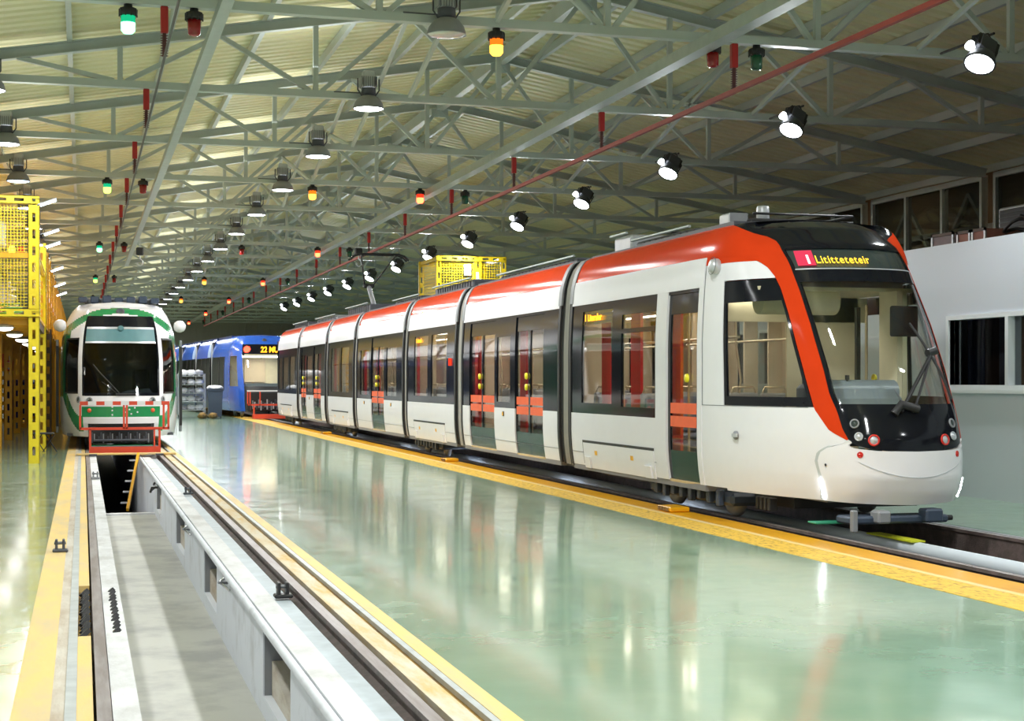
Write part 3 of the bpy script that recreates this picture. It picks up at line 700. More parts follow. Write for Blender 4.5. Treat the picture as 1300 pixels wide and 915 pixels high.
def bin_(x, y, lab, mt, w=.6, h=1.0):
    q = thing('waste_bin', lab, 'bin', (x, y, 0)); m = MB()
    a, b = w*.42, w*.5
    vs = [(-a, -a, .06), (a, -a, .06), (a, a, .06), (-a, a, .06), (-b, -b, h), (b, -b, h), (b, b, h), (-b, b, h)]
    m.add(vs, [(3, 2, 1, 0), (4, 5, 6, 7), (0, 1, 5, 4), (1, 2, 6, 5), (2, 3, 7, 6), (3, 0, 4, 7)], mt); m.bbox(-b-.03, b+.03, -b-.03, b+.03, h-.09, h-.04, mt, .01); m.build('bin_body', q)
    m = MB(); vs = [(-b-.04, -b-.04, h), (b+.04, -b-.04, h), (b+.04, b+.04, h+.0), (-b-.04, b+.04, h+.0), (-b*.7, -b*.6, h+.1), (b*.7, -b*.6, h+.1), (b*.7, b*.7, h+.09), (-b*.7, b*.7, h+.09)]
    m.add(vs, [(3, 2, 1, 0), (4, 5, 6, 7), (0, 1, 5, 4), (1, 2, 6, 5), (2, 3, 7, 6), (3, 0, 4, 7)], mt); m.build('lid', q)
    for sx in (-1, 1): MB().lathe([(0, -.03), (.09, -.03), (.1, 0), (.09, .03), (0, .03)], (sx*b*.85, b*.8, .1), 'mattblack', 12, (1, 0, 0)).build('wheel', q)
    return q
bin_(-2.4, 61.5, 'dark blue wheeled waste bin under the yellow platform, nearer one', 'bin', .85, 1.5); bin_(-1.9, 66., 'dark blue wheeled waste bin under the yellow platform, half hidden behind the other', 'bin', .85, 1.4)
for i, (x, y) in enumerate([(-2.35, 46), (-2.75, 62)]):
    q = MB(); q.box(-.16, .16, 0, .02, -.2, .2, 'redpaint'); q.box(-.1, .1, -.003, 0, .06, .14, 'white'); q.box(-.05, .05, -.003, 0, -.15, .04, 'white')
    o = q.build('safety_sign', None, (x, y, 2.15)); tag(o, ['red safety sign with white marks hanging under the yellow platform, nearer one', 'smaller-looking red safety sign deeper under the yellow platform'][i], 'sign')
    o2 = MB().box(-.01, .01, .0, .01, .2, DZ-.18-2.15, 'darkgrey').build('cord', o)
r2 = thing('equipment_box', 'white equipment cabinet inside the upper yellow cage, at the left edge', 'cabinet', (-1.62, 31.0, 4.04))
MB().bbox(-.18, .18, -.15, .15, .12, .62, 'office', .03).build('cabinet_body', r2); MB().box(-.02, .02, -.02, .02, .0, .14, 'lightgrey').build('foot', r2)
tag(MB().lathe([(0, .0), (.06, .0), (.07, .1), (.04, .16), (0, .17)], (-1.32, 30.9, 4.04), 'e_orange', 12).build('beacon'), 'small glowing orange beacon on the upper cage shelf', 'beacon')
tag(MB().bbox(-1.2, -1.08, 30.8, 30.95, 4.04, 4.18, 'redpaint', .02).build('red_box'), 'small red box on the upper cage shelf beside the orange beacon', 'box')
tag(MB().box(-3.0, -1.03, 30.74, 31.3, 4.0, 4.04, 'midgrey').build('cage_shelf'), 'grey shelf board across the front yellow cage', 'shelf')
r2 = thing('oxygen_hose_reel', 'pale green and white hose heap in the lower yellow cage', 'hose', (-1.35, 31.2, DZ+.02))
MB().tube([(.16*math.cos(a*.6)*(1-a/60), .12*math.sin(a*.6), .03+a*.016) for a in range(40)], .025, 'bag', 6).build('white_hose', r2)
MB().tube([(.2*math.cos(a*.6+1), .15*math.sin(a*.6+1), .02+a*.008) for a in range(30)], .02, 'greenhose', 6).build('green_hose', r2)
# second yellow cage, behind the tram
cx_, cy_ = 10.2, 44.
r = thing('mesh_cage', 'yellow mesh cage tower seen above the roof of the red and white tram', 'cage', (cx_, cy_, 0))
for x in (0, 1.2, 2.0):
    m = MB(); upright(m, x, 0, 0, 5.28, w=.16 if x != 1.2 else .24); 
    m.build('post', r)
for x in (0, 2.0): m = MB(); upright(m, x, 2.4, 0, 5.28, w=.16); m.build('post', r)
m = MB(); hbeam(m, -.08, 2.08, -.02, 5.14); m.build('top_beam', r)
m = MB(); hbeam(m, -.08, 2.08, 2.38, 5.14); m.build('top_beam', r)
m = MB(); m.box(-.05, .03, 0, 2.4, 5.18, 5.28, 'yellow'); m.build('top_beam', r); m = MB(); m.box(1.97, 2.05, 0, 2.4, 5.18, 5.28, 'yellow'); m.build('top_beam', r)
m = MB(); mesh(m, .08, 1.08, 3.2, 5.12, .03, p=.08, r=.009); m.build('mesh_panel', r)
m = MB(); mesh(m, 1.32, 1.92, 3.2, 5.12, .03, p=.08, r=.009); m.build('mesh_panel', r)
m = MB(); mesh(m, .1, 2.3, 3.2, 5.12, 0, 'y', p=.1, r=.009); m.build('mesh_panel', r)
m = MB(); m.box(-.05, 2.05, 0, 2.4, 3.05, 3.15, 'amberpaint_glow'); m.build('deck', r)
m = MB(); m.box(.76, .98, -.03, -.02, 4.72, 5.06, 'office'); m.build('notice', r); m = MB(); m.box(1.12, 1.28, -.05, -.03, 4.35, 4.62, 'office'); m.box(1.13, 1.21, -.055, -.05, 4.62, 4.82, 'bluelight'); m.build('notice', r)
area(cx_+1.0, cy_-1.2, 5.7, 60, (1, .95, .8), .3)  # area light above the cage front, no fixture modelled
# ================================================================== RED AND WHITE TRAM
RED = Surf([(0, 0), (.32, .04), (.57, .16), (.74, .40), (.86, .75), (1.01, 1.25), (1.14, 1.85), (1.225, 2.5), (1.25, 3.1)],
 [(.3, .14), (.45, .05), (.6, 0), (1.0, .03), (1.25, .12), (1.7, .34), (2.2, .64), (2.85, 1.10), (3.1, 1.33), (3.3, 1.65), (3.4, 1.95), (3.8, 2.25), (4.4, 2.45)], hw=1.25)
CX, Y0 = 8.19, 13.72
tram = thing('articulated_tram', 'long red and white articulated tram with a lit destination display on the right track', 'tram', (CX, Y0, 0))
S = RED; tY = lambda Y: RED.tY(Y-Y0)
VB, VT, VO = 1.12, 2.68, 3.025            # window band bottom / top, white-orange border
def outer_tab(v):   # t of the border orange pillar / white side (mirrored)
    return tab([(.995, .739), (1.086, .931), (1.303, 1.095), (1.658, 1.141), (2.04, 1.165), (2.37, 1.184), (2.60, 1.22), (2.729, 1.285), (2.84, 1.42), (2.909, 1.603), (2.96, 1.9), (2.986, 2.239), (3.025, 3.49)], v)
def inner_tab(v):   # t of the border orange pillar / black front
    return tab([(.90, .60), (.971, .713), (1.09, .766), (1.29, .80), (1.45, .844), (1.782, .852), (2.16, .865), (2.57, .884), (2.92, .938), (3.16, 1.053), (3.22, 1.25), (3.27, 1.8), (3.33, 2.5), (3.40, 3.1)], v)
def side_patch(mb, sg, t0, t1, v0, v1, m, **k): rect(mb, S, sg*t0, sg*t1, v0, v1, m, **k)
def seat_row(par, x, y, face):
    m = MB(); d = face
    m.bbox(x-.21, x+.21, y-.2, y+.2, .74, .82, 'seat', .03)
    m.bbox(x-.21, x+.21, y+d*.2-.04, y+d*.2+.05, .80, 1.42, 'seatshell', .02)
    m.bbox(x-.17, x+.17, y+d*.2-.055*(1 if d > 0 else -1)-.02, y+d*.2-.055*(1 if d > 0 else -1)+.02, .85, 1.36, 'seat', .01)
    m.box(x-.15, x+.15, y-.12, y+.14, .36, .74, 'darkgrey'); m.tube([(x-.18, y+d*.2, 1.42), (x-.15, y+d*.2, 1.5), (x+.15, y+d*.2, 1.5), (x+.18, y+d*.2, 1.42)], .014, 'handrail', 6)
    m.build('seat', par)
def door(sec, sg, Ya, Yb, leaves=1):
    """Ya<Yb world; glass door with orange bands, yellow button"""
    e = .055; w = (Yb-Ya)/leaves
    for q in range(leaves):
        a, b = Ya+q*w, Ya+(q+1)*w; m = MB(); ta, tb = tY(a), tY(b)
        fr = .07 if leaves == 1 else .045
        side_patch(m, sg, ta, ta+fr, .37, 2.64, 'black', off=-.02, dt=.1); side_patch(m, sg, tb-fr, tb, .37, 2.64, 'black', off=-.02, dt=.1)
        side_patch(m, sg, ta+fr, tb-fr, 2.40, 2.64, 'black', off=-.02); side_patch(m, sg, ta+fr, tb-fr, .37, .74, 'doorgreen', off=-.02); side_patch(m, sg, ta, tb, .345, .385, 'handrail', off=.0)
        side_patch(m, sg, ta+fr, tb-fr, .74, 2.40, 'glassbus', th=.012, off=-.03)
        for z in (1.03, 1.19): side_patch(m, sg, ta+fr+.01, tb-fr-.01, z, z+.13, 'doororange', th=.006, off=-.018)
        m.build('door', sec)
    m = MB(); p = S(sg*tY((Ya+Yb)/2+(.0 if leaves > 1 else -.28)), 1.62, -.01)
    for z in ((1.48, 1.66) if leaves > 1 else (1.62,)): MB().lathe([(.055, 0), (.05, .025), (0, .03)], (p[0], p[1]+.12, z), 'yellowbtn', 12, (sg, 0, 0)).build('door_button', sec)
    for yy in (Ya-.06, Yb+.06): # grab poles just inside
        MB().tube([(sg*.93, yy-Y0, .4), (sg*.93, yy-Y0, 2.5)], .018, 'handrail', 8).build('grab_pole', sec)
    MB().box(sg*1.0-.02, sg*1.0+.02, Yb-Y0+.12, Yb-Y0+.46, .4, 2.5, 'redpanel').build('red_screen', sec)
M['doorgreen'] = pbr('door_lower_glass', (.012, .045, .032), .15); M['doorgreen'].node_tree.nodes['Principled BSDF'].inputs['IOR'].default_value = 1.3; M['yellowbtn'] = pbr('yellow_button', (.9, .8, .02), .4)
M['seam'] = pbr('panel_seam', (.18, .19, .2), .6); M['tramfloor'] = pbr('tram_floor', (.2, .2, .21), .5)
M['interior'] = pbr('interior_cream', (.60, .50, .37), .5, var=.03)
def win(sec, sg, Ya, Yb, z0, z1, m='glassbus', name='window_pane', split=None):
    q = MB(); side_patch(q, sg, tY(Ya), tY(Yb), z0, z1, m, th=.012, off=-.012)
    if split: side_patch(q, sg, tY(Ya), tY(Yb), split-.03, split+.03, 'black', th=.02, off=.002)
    q.build(name, sec)
def section(Ya, Yb, feats, idx):
    """Ya<Yb: white/black side walls with door and window openings, cove, roof, floor, interior"""
    m = MB(); e = .0
    for sg in (-1, 1):
        cuts = sorted(feats, key=lambda q: q[1])
        y = Ya
        for kind, a, b, z0, z1 in [(q[0], q[1], q[2], q[3], q[4]) for q in cuts]:
            if a > y+.01:
                side_patch(m, sg, tY(y), tY(a), .37, VB, 'white'); side_patch(m, sg, tY(y), tY(a), VB, VT, 'black', off=-.002)
            if kind == 'w':
                side_patch(m, sg, tY(a), tY(b), .37, VB, 'white'); side_patch(m, sg, tY(a), tY(b), VB, z0, 'black', off=-.002); side_patch(m, sg, tY(a), tY(b), z1, VT, 'black', off=-.002)
            if kind == 'd': side_patch(m, sg, tY(a), tY(b), 2.64, VT, 'black', off=-.002)
            if kind == 'p': side_patch(m, sg, tY(a), tY(b), .37, VT, 'white', off=.01)
            y = b
        if Yb > y+.01: side_patch(m, sg, tY(y), tY(Yb), .37, VB, 'white'); side_patch(m, sg, tY(y), tY(Yb), VB, VT, 'black', off=-.002)
        side_patch(m, sg, tY(Ya), tY(Yb), VT, VO, 'white', off=.012)
        side_patch(m, sg, tY(Ya), tY(Yb), VO, 3.40, 'orange', dv=.04, dt=1.)
        y = Ya
        for q in cuts+[('e', Yb, Yb)]:
            if q[1] > y+.01: side_patch(m, sg, tY(y), tY(q[1]), .38, 2.62, 'interior', th=.015, off=-.04)
            if q[0] == 'w': side_patch(m, sg, tY(q[1]), tY(q[2]), .38, q[3], 'interior', th=.015, off=-.04); side_patch(m, sg, tY(q[1]), tY(q[2]), q[4], 2.62, 'interior', th=.015, off=-.04)
            y = q[2]
        # seam lines: lower skirt and vertical joints in the cove
        side_patch(m, sg, tY(Ya), tY(Yb), .555, .562, 'seam', th=.01, off=.003)
    tA, tB = tY(Ya), tY(Yb)
    y0, y1 = Ya-Y0, Yb-Y0
    m.box(-.95, .95, y0, y1, 3.37, 3.42, 'darkgrey'); m.box(-1.2, 1.2, y0, y1, .30, .37, 'tramfloor')
    m.box(-1.15, 1.15, y0, y1, 2.62, 2.66, 'interior'); m.box(-.06, .06, y0, y1, 2.60, 2.62, 'interior')
    for sg in (-1, 1): m.box(sg*1.17-.02, sg*1.17+.02, y0, y1, .37, 1.16, 'interior') if False else None
    for ye in (y0+.08, y1-.12):
        for sg in (-1, 1): m.box(min(sg*.62, sg*1.17), max(sg*.62, sg*1.17), ye, ye+.04, .38, 2.6, 'interior')
    sec = m.build('car_section', tram)
    for q in feats:
        for ye in ((q[1]-Y0-.03, q[2]-Y0+.03) if q[0] == 'd' else (q[2]-Y0+.04,)):
            MB().box(.98, 1.19, ye-.02, ye+.02, .38, 2.6, 'interior').build('wall_screen', sec)
    for sg in (-1, 1):
        for q in feats:
            if q[0] == 'w': win(sec, sg, q[1], q[2], q[3], q[4], split=(q[5] if len(q) > 5 else None))
            if q[0] == 'd': door(sec, sg, q[1], q[2], q[5])
        MB().box(sg*.55-.05, sg*.55+.05, y0+.15, y1-.15, 2.605, 2.62, 'e_tram').build('ceiling_light', sec)
        MB().tube([(sg*.5, y0+.2, 2.12), (sg*.5, y1-.2, 2.12)], .017, 'handrail', 6).build('hand_rail', sec)
    # gold marks under the windows
    for q in feats:
        pass
    # interior furniture clear of doors
    doors = [(q[1]-.25, q[2]+.25) for q in feats if q[0] == 'd']
    yy = Ya+.6
    while yy < Yb-.5:
        if not any(a < yy < b for a, b in doors):
            for sx in (-.88, -.42, .42, .88): seat_row(sec, sx, yy-Y0, 1 if (int(yy*2) % 2) else -1)
            MB().tube([(.2, yy-Y0+.35, .37), (.2, yy-Y0+.35, 1.2), (.24, yy-Y0+.35, 1.6), (.2, yy-Y0+.35, 2.1), (.2, yy-Y0+.35, 2.6)], .018, 'handrail', 8).build('grab_pole', sec)
        yy += .95
    for yy in [q for q in (Ya+.35, Yb-.35)]:
        for sg in (-1, 1): MB().box(sg*1.1-.03, sg*1.1+.03, yy-Y0-.14, yy-Y0+.14, .37, 2.6, 'redpanel').build('red_pillar', sec)
    return sec
secs = []
cab_feats = [('w', 17.91, 19.16, 1.24, 2.47, 2.25), ('w', 19.54, 20.83, 1.27, 2.58), ]
secs_def = [
 (21.95, 27.95, [('d', 22.74, 24.35, 0, 0, 2), ('w', 24.65, 25.50, 1.22, 2.34), ('d', 25.66, 27.45, 0, 0, 2)]),
 (28.6, 33.05, [('w', 29.31, 30.70, 1.26, 2.53), ('w', 31.03, 32.36, 1.26, 2.53)]),
 (33.6, 39.5, [('w', 34.3, 35.5, 1.22, 2.36), ('d', 35.8, 37.5, 0, 0, 2), ('w', 37.75, 39.0, 1.22, 2.36)]),
 (40.1, 44.4, [('w', 40.8, 42.1, 1.26, 2.5), ('w', 42.4, 43.8, 1.26, 2.5)]),
 (45.0, 50.5, [('d', 45.8, 47.4, 0, 0, 2), ('w', 47.7, 48.8, 1.22, 2.36), ('d', 48.95, 50.2, 0, 0, 2)]),
 (51.1, 56.4, [('w', 51.7, 53.0, 1.26, 2.4), ('w', 53.4, 54.8, 1.26, 2.4), ('w', 55.1, 56.1, 1.26, 2.4)])]
for i, (a, b, fe) in enumerate(secs_def): secs.append(section(a, b, fe, i))
# equipment hatches with dark slot on the lower panels (near and far side)
def hatch(sec, a, b):
    for sg in (-1, 1):
        m = MB(); side_patch(m, sg, tY(a), tY(b), .345, .70, 'white', off=.012); side_patch(m, sg, tY(a), tY(b), .70, .735, 'mattblack', off=.012); side_patch(m, sg, tY(b)-.0, tY(b)+.03, .40, .735, 'mattblack', off=.008, dt=.1)
        for yy in (a+.75, b-.6):
            if b-a > 2.2: side_patch(m, sg, tY(yy), tY(yy)+.10, .54, .60, 'amberpaint_glow', th=.01, off=.016)
        for yy in (a+.1, b-.3): side_patch(m, sg, tY(yy), tY(yy)+.22, .345, .50, 'white', th=.03, off=.035)
        m.build('equipment_hatch', sec)
hatch(secs[1], 29.45, 32.36); hatch(secs[3], 40.9, 43.7); hatch(secs[5], 52.5, 55.5)
for sec, yy in ((secs[0], 25.05), (secs[2], 34.9), (secs[2], 38.4), (secs[4], 48.2)):
    m = MB(); p = S(-tY(yy), 1.02, .0); m.box(p[0]-.012, p[0]+.0, p[1]-.04, p[1]+.04, .98, 1.06, 'mattblack'); m.box(p[0]-.02, p[0]-.01, p[1]-.03, p[1]+.03, .99, 1.05, 'amberpaint_glow'); m.build('emblem', sec)
# side indicator lamps
for sec, yy, z, lit in ((secs[1], 28.95, 1.95, 1),):
    m = MB(); p = S(-tY(yy), z, .0); m.box(p[0]-.02, p[0], p[1]-.08, p[1]+.08, z-.07, z+.07, 'redsoft'); m.build('indicator_lamp', sec)
# bellows
for i, (a, b) in enumerate([(21.3, 21.95), (27.95, 28.6), (33.05, 33.6), (39.5, 40.1), (44.4, 45.0), (50.5, 51.1)]):
    m = MB(); n = 26; prof = [.34+(3.05)*q/22 for q in range(23)]; prof = [v for v in prof if v < 3.4]+[3.4, 3.7, 4.4]
    rows = []
    for k in range(n+1):
        yy = a+(b-a)*k/n; ph = k/n*5*2*PI; ins = .06+.035*math.cos(ph)
        row = [S(-tY(yy), v, -ins) if v <= 3.4 else (S(-tY(yy), v)[0], S(-tY(yy), v)[1], S(-tY(yy), v)[2]) for v in prof]
        row += [(-p[0], p[1], p[2]) for p in row[-2::-1]]
        rows.append(row)
    W_ = len(rows[0]); vs = [p for r_ in rows for p in r_]; fs = []; 
    for k in range(n):
        for j in range(W_-1): fs.append((k*W_+j, k*W_+j+1, (k+1)*W_+j+1, (k+1)*W_+j))
    for q_ in range(n):
        fk = fs[q_*(W_-1):(q_+1)*(W_-1)]; m.add(vs, fk, 'bellowslight' if math.cos((q_+.5)/n*5*2*PI) < -.55 else 'bellowsm', False)
    m.box(-1.1, 1.1, a-Y0, b-Y0, .3, .36, 'darkgrey')
    o = m.build('bellows', tram)
    # pale curved end caps over the cove either side
    for yy in (a-.03, b-.12):
        q = MB()
        for sg in (-1, 1): q = MB(); side_patch(q, sg, tY(yy), tY(yy)+.15, 2.72, 3.40, 'midgrey', th=.03, off=.02, dt=.2, dv=.05); side_patch(q, sg, tY(yy)+.03, tY(yy)+.12, .36, 2.72, 'mattblack', th=.03, off=.012, dt=.2); q.build('end_trim', o)
# --- cab section
m = MB()
tE = tY(21.3)
for sg in (-1, 1):
    t = lambda Y: tY(Y)
    # passenger part 17.91..21.3
    side_patch(m, sg, t(17.86), tE, .37, VB, 'white')
    for a, b in ((17.86, 17.91), (19.16, 19.54), (20.83, 21.3)): side_patch(m, sg, t(a), t(b), VB, VT, 'black', off=-.002, dt=.1)
    side_patch(m, sg, t(17.91), t(19.16), VB, 1.24, 'black', off=-.002); side_patch(m, sg, t(17.91), t(19.16), 2.47, VT, 'black', off=-.002)
    side_patch(m, sg, t(19.54), t(20.83), VB, 1.27, 'black', off=-.002); side_patch(m, sg, t(19.54), t(20.83), 2.58, VT, 'black', off=-.002)
    side_patch(m, sg, t(17.50), t(17.86), .37, VT, 'white', off=.012, dt=.1)       # post
    side_patch(m, sg, t(16.54), t(17.50), 2.64, VT, 'black')
    side_patch(m, sg, t(16.42), t(16.54), .37, VT+.03, 'white', off=.01, dt=.1)
    side_patch(m, sg, t(16.42), tE, VT, VO, 'white', off=.014, dt=.3)
    side_patch(m, sg, t(17.86), tE, .555, .562, 'seam', th=.01, off=.003)
    cw = 2.74  # rear edge of the cab side window in t
    side_patch(m, sg, cw, t(16.42), .37, VO, 'white', dt=.1)
    side_patch(m, sg, t(16.42)-.02, t(16.42)-.005, 1.31, 2.95, 'seam', th=.01, off=.003, dt=.1)
    # below the cab window to the bumper seam
    bs = lambda v: tab([(.33, 1.02), (.37, 1.02), (.55, 1.07), (.75, 1.13), (.84, 1.095), (.88, 1.03), (.92, .92), (.95, .76), (.96, .72)], v)
    fr_ = lambda v: bs(v) if v < .955 else tab([(.955, .725), (1.0, .745), (1.086, .935), (1.31, 1.10)], v)
    patch(m, S, lambda a, b: (sg*(cw+(fr_(.345+.965*b)-cw)*a), .345+.965*b), 16, 34, 'white')
    side_patch(m, sg, cw-1.55, t(16.54), 1.305, 1.312, 'seam', th=.01, off=.003, dt=.1)
    # above the cab window
    patch(m, S, lambda a, b: (sg*(cw+(outer_tab(2.725+.26*b)-cw)*a), 2.725+(.30-.04*a)*b), 18, 8, 'white')
    # orange pillar and cove
    patch(m, S, lambda a, b: (sg*(inner_tab(.97+2.0*b)+(outer_tab(.995+1.98*b)-inner_tab(.97+2.0*b))*a), .97+2.0*b+.012*a), 8, 60, 'orange', off=.006)
    patch(m, S, lambda a, b: (sg*(inner_tab(2.96+.44*b)*(1-a)+a*3.49), 2.96+.44*b+(.065-.065*b)*a), 30, 16, 'orange', off=.006)
    side_patch(m, sg, 3.46, tE, VO, 3.40, 'orange', dv=.04, dt=.4, off=.004)
    # small triangle between cove and upper white
    patch(m, S, lambda a, b: (sg*(outer_tab(2.93)+(3.49-outer_tab(2.93))*a), 2.93+(.06+.04*a)*b), 12, 3, 'orange', off=.003)
# black roof cap over the nose
patch(m, S, lambda a, b: ((2*a-1)*inner_tab(3.04+.36*b), 3.04+.36*b), 30, 14, 'black')
patch(m, S, lambda a, b: ((2*a-1)*(2.75), 3.40+1.0*b), 30, 8, 'black')
m.box(-.93, .93, 19.2-Y0, 21.3-Y0, 3.37, 3.42, 'darkgrey'); m.box(-.93, .93, 16.2-Y0, 19.2-Y0, 3.38, 3.44, 'darkgrey')
m.box(-1.2, 1.2, 16.4-Y0, 21.3-Y0, .30, .37, 'tramfloor'); m.box(-1.1, 1.1, 15.9-Y0, 21.3-Y0, 2.62, 2.66, 'interior')
m.box(-.72, .72, .6, 16.4-Y0, .32, .38, 'tramfloor')
for sg in (-1, 1):
    for a, b, c_, d_ in ((19.16, 19.54, .38, 2.62), (20.83, 21.3, .38, 2.62), (17.91, 19.16, .38, 1.24), (19.54, 20.83, .38, 1.27), (17.5, 17.91, .38, 2.62), (15.9, 16.54, .38, 2.62)): side_patch(m, sg, tY(a), tY(b), c_, d_, 'interior', th=.015, off=-.045)
    m.box(min(sg*.62, sg*1.17), max(sg*.62, sg*1.17), 21.15-Y0, 21.2-Y0, .38, 2.6, 'interior')
cab = m.build('cab_section', tram)
for yy in (17.7, 19.3, 20.1, 18.5): MB().box(.98, 1.19, yy-Y0, yy-Y0+.04, .38, 2.6, 'interior').build('wall_screen', cab)
for sg in (-1, 1):
    win(cab, sg, 17.91, 19.16, 1.24, 2.47, split=2.25); win(cab, sg, 19.54, 20.83, 1.27, 2.58)
    door(cab, sg, 16.54, 17.50, 1)
    # cab side window: black rim and pane
    q = MB(); cw = 2.72
    ed = lambda v: outer_tab(v)+.02
    patch(q, S, lambda a, b: (sg*(cw-.06*a), 1.315+1.40*b), 1, 14, 'black', off=.0)
    patch(q, S, lambda a, b: (sg*(ed(1.315+1.40*b)+.05*a), 1.315+1.40*b), 1, 24, 'black')
    patch(q, S, lambda a, b: (sg*(cw-.06+(ed(1.33+.10*b)+.05-cw+.06)*a), 1.315+.10*b), 14, 1, 'black')
    patch(q, S, lambda a, b: (sg*(cw-.06+(ed(2.45+.26*b)+.05-cw+.06)*a), 2.47+.245*b), 14, 3, 'black')
    q.build('window_frame', cab)
    q = MB(); patch(q, S, lambda a, b: (sg*(cw-.06+(ed(1.41+1.06*b)+.05-cw+.06)*a), 1.41+1.06*b), 14, 14, 'glasscabside', th=.012, off=-.01)
    q.build('side_window_pane', cab)
for sg in (-1, 1):
    m_ = MB().box(sg*.55-.05, sg*.55+.05, 17.2-Y0, 21.1-Y0, 2.605, 2.62, 'e_tram'); m_.build('ceiling_light', cab)
for yy in (18.7, 19.7, 20.6):
    for sx in (-.85, .42, .88): seat_row(cab, sx, yy-Y0, 1)
for y_a, y_b in ((20.36, 20.74), (19.16, 19.52)): MB().box(-.97, -.93, y_a-Y0, y_b-Y0, .4, 2.5, 'redpanel').build('red_screen', cab)
for x, yy in ((-.3, 18.3), (-.3, 20.0), (.35, 19.0), (-.95, 20.35), (-.95, 18.3)): MB().tube([(x, yy-Y0, .4), (x, yy-Y0, 1.1), (x+.1, yy-Y0+.05, 1.6), (x, yy-Y0, 2.1), (x, yy-Y0, 2.6)], .018, 'handrail', 8).build('grab_pole', cab)
for sg in (-1, 1): MB().tube([(sg*.5, 17-Y0, 2.12), (sg*.5, 21.1-Y0, 2.12)], .017, 'handrail', 6).build('hand_rail', cab)
hatch(cab, 17.95, 20.75)
# windscreen
Vw0, Vw1 = 1.30, 2.80
q = MB(); g = .045
inn = lambda v: inner_tab(v)-.0
patch(q, S, lambda a, b: (-(inn(Vw0+(3.04-Vw0)*b)-.05*a), Vw0+(3.04-Vw0)*b), 1, 30, 'black'); patch(q, S, lambda a, b: ((inn(Vw0+(3.04-Vw0)*b)-.05*a), Vw0+(3.04-Vw0)*b), 1, 30, 'black')
patch(q, S, lambda a, b: ((2*a-1)*(inn(1.3)-.05), Vw0+.05*b), 24, 1, 'black'); patch(q, S, lambda a, b: ((2*a-1)*(inn(2.8)-.05), 2.66+.15*b), 24, 2, 'black')
q.build('windscreen_frame', tram)
q = MB(); patch(q, S, lambda a, b: ((2*a-1)*(inn(1.35+1.31*b)-.05), 1.35+1.31*b), 36, 20, 'glasscab', th=.012, off=-.008); q.build('windscreen', tram)
# destination display behind its own black glass
q = MB(); patch(q, S, lambda a, b: ((2*a-1)*(inn(2.81+.23*b)-.05), 2.81+.23*b), 24, 3, 'displayback', off=-.02)
patch(q, S, lambda a, b: ((2*a-1)*(inn(2.8)-.06), 2.80+.012*b), 24, 1, 'lightgrey', off=.004)
disp = q.build('destination_display', tram)
def on_front(t, v, d=.0):
    p = Vector(S(t, v, d if d else 1e-5)); a = Vector(S(t+.03, v, 1e-5))-Vector(S(t-.03, v, 1e-5)); u = Vector(S(t, v+.03, 1e-5))-Vector(S(t, v-.03, 1e-5)); return p, a.normalized(), u.normalized()
patchq = MB(); patch(patchq, S, lambda a, b: (-.80+.235*a, 2.845+.175*b), 6, 2, 'e_pink', th=.006, off=.002); patchq.build('line_number_box', disp)
p, a, u = on_front(-.70, 2.865, .012); textmesh('line_number', '1', .19, 'e_whitet', disp, p, a, u, bold=.002, xs=1.25)
p, a, u = on_front(.0, 2.9, .015)
txt = 'Lititteteteir'; tt = -.555
widths = dict(L=.062, i=.03, t=.048, e=.062, r=.05)
for ch in txt:
    p, a, u = on_front(tt, 2.868, .012); textmesh('display_letter', ch, .165, 'e_led', disp, p, a, u, bold=.001, xs=.64); tt += widths[ch]*1.0
# side display
p = S(-tY(20.72), 2.44, .004); o_ = textmesh('side_display', '1 Literaler', .13, 'e_ledo', cab, (p[0], p[1], p[2]), (0, -1, 0), (0, 0, 1), bold=.003, xs=1.35)
q = MB(); side_patch(q, -1, tY(19.54), tY(20.83), 2.39, 2.58, 'displayback', off=-.03); q.build('side_display_box', cab)
for a_, b_ in ((31.03, 32.3),):
    p = S(-tY(b_-.1), 2.40, .004); textmesh('side_display', '1 Literal', .12, 'e_ledo', secs[1], p, (0, -1, 0), (0, 0, 1), bold=.003, xs=1.4)
# black mask and bumper
mb_ = lambda t: tab([(0, .865), (.3, .872), (.5, .895), (.65, .935), (.72, .972), (.8, 1.02)], abs(t))
q = MB()
def maskf(a, b):
    k = 2*a-1; v = mb_(k*.72)+(1.30-mb_(k*.72))*b; w_ = inner_tab(mb_(.72)+(1.30-mb_(.72))*b)
    return (k*w_, v)
patch(q, S, maskf, 40, 8, 'black', off=.002)
mask = q.build('front_mask', tram)
q = MB()
def bump(a, b):
    lo = .315+.03*abs(2*a-1); hi = mb_((2*a-1)*.74)+.004
    tt = (1.02 if b < .05 else bsf(lo+(hi-lo)*b))
    return ((2*a-1)*tt, lo+(hi-lo)*b)
bsf = lambda v: tab([(.33, 1.01), (.55, 1.06), (.75, 1.12), (.84, 1.085), (.88, 1.02), (.92, .91), (.95, .75), (.97, .72)], v)
patch(q, S, bump, 48, 14, 'white', off=.012)
bumper = q.build('bumper', tram)
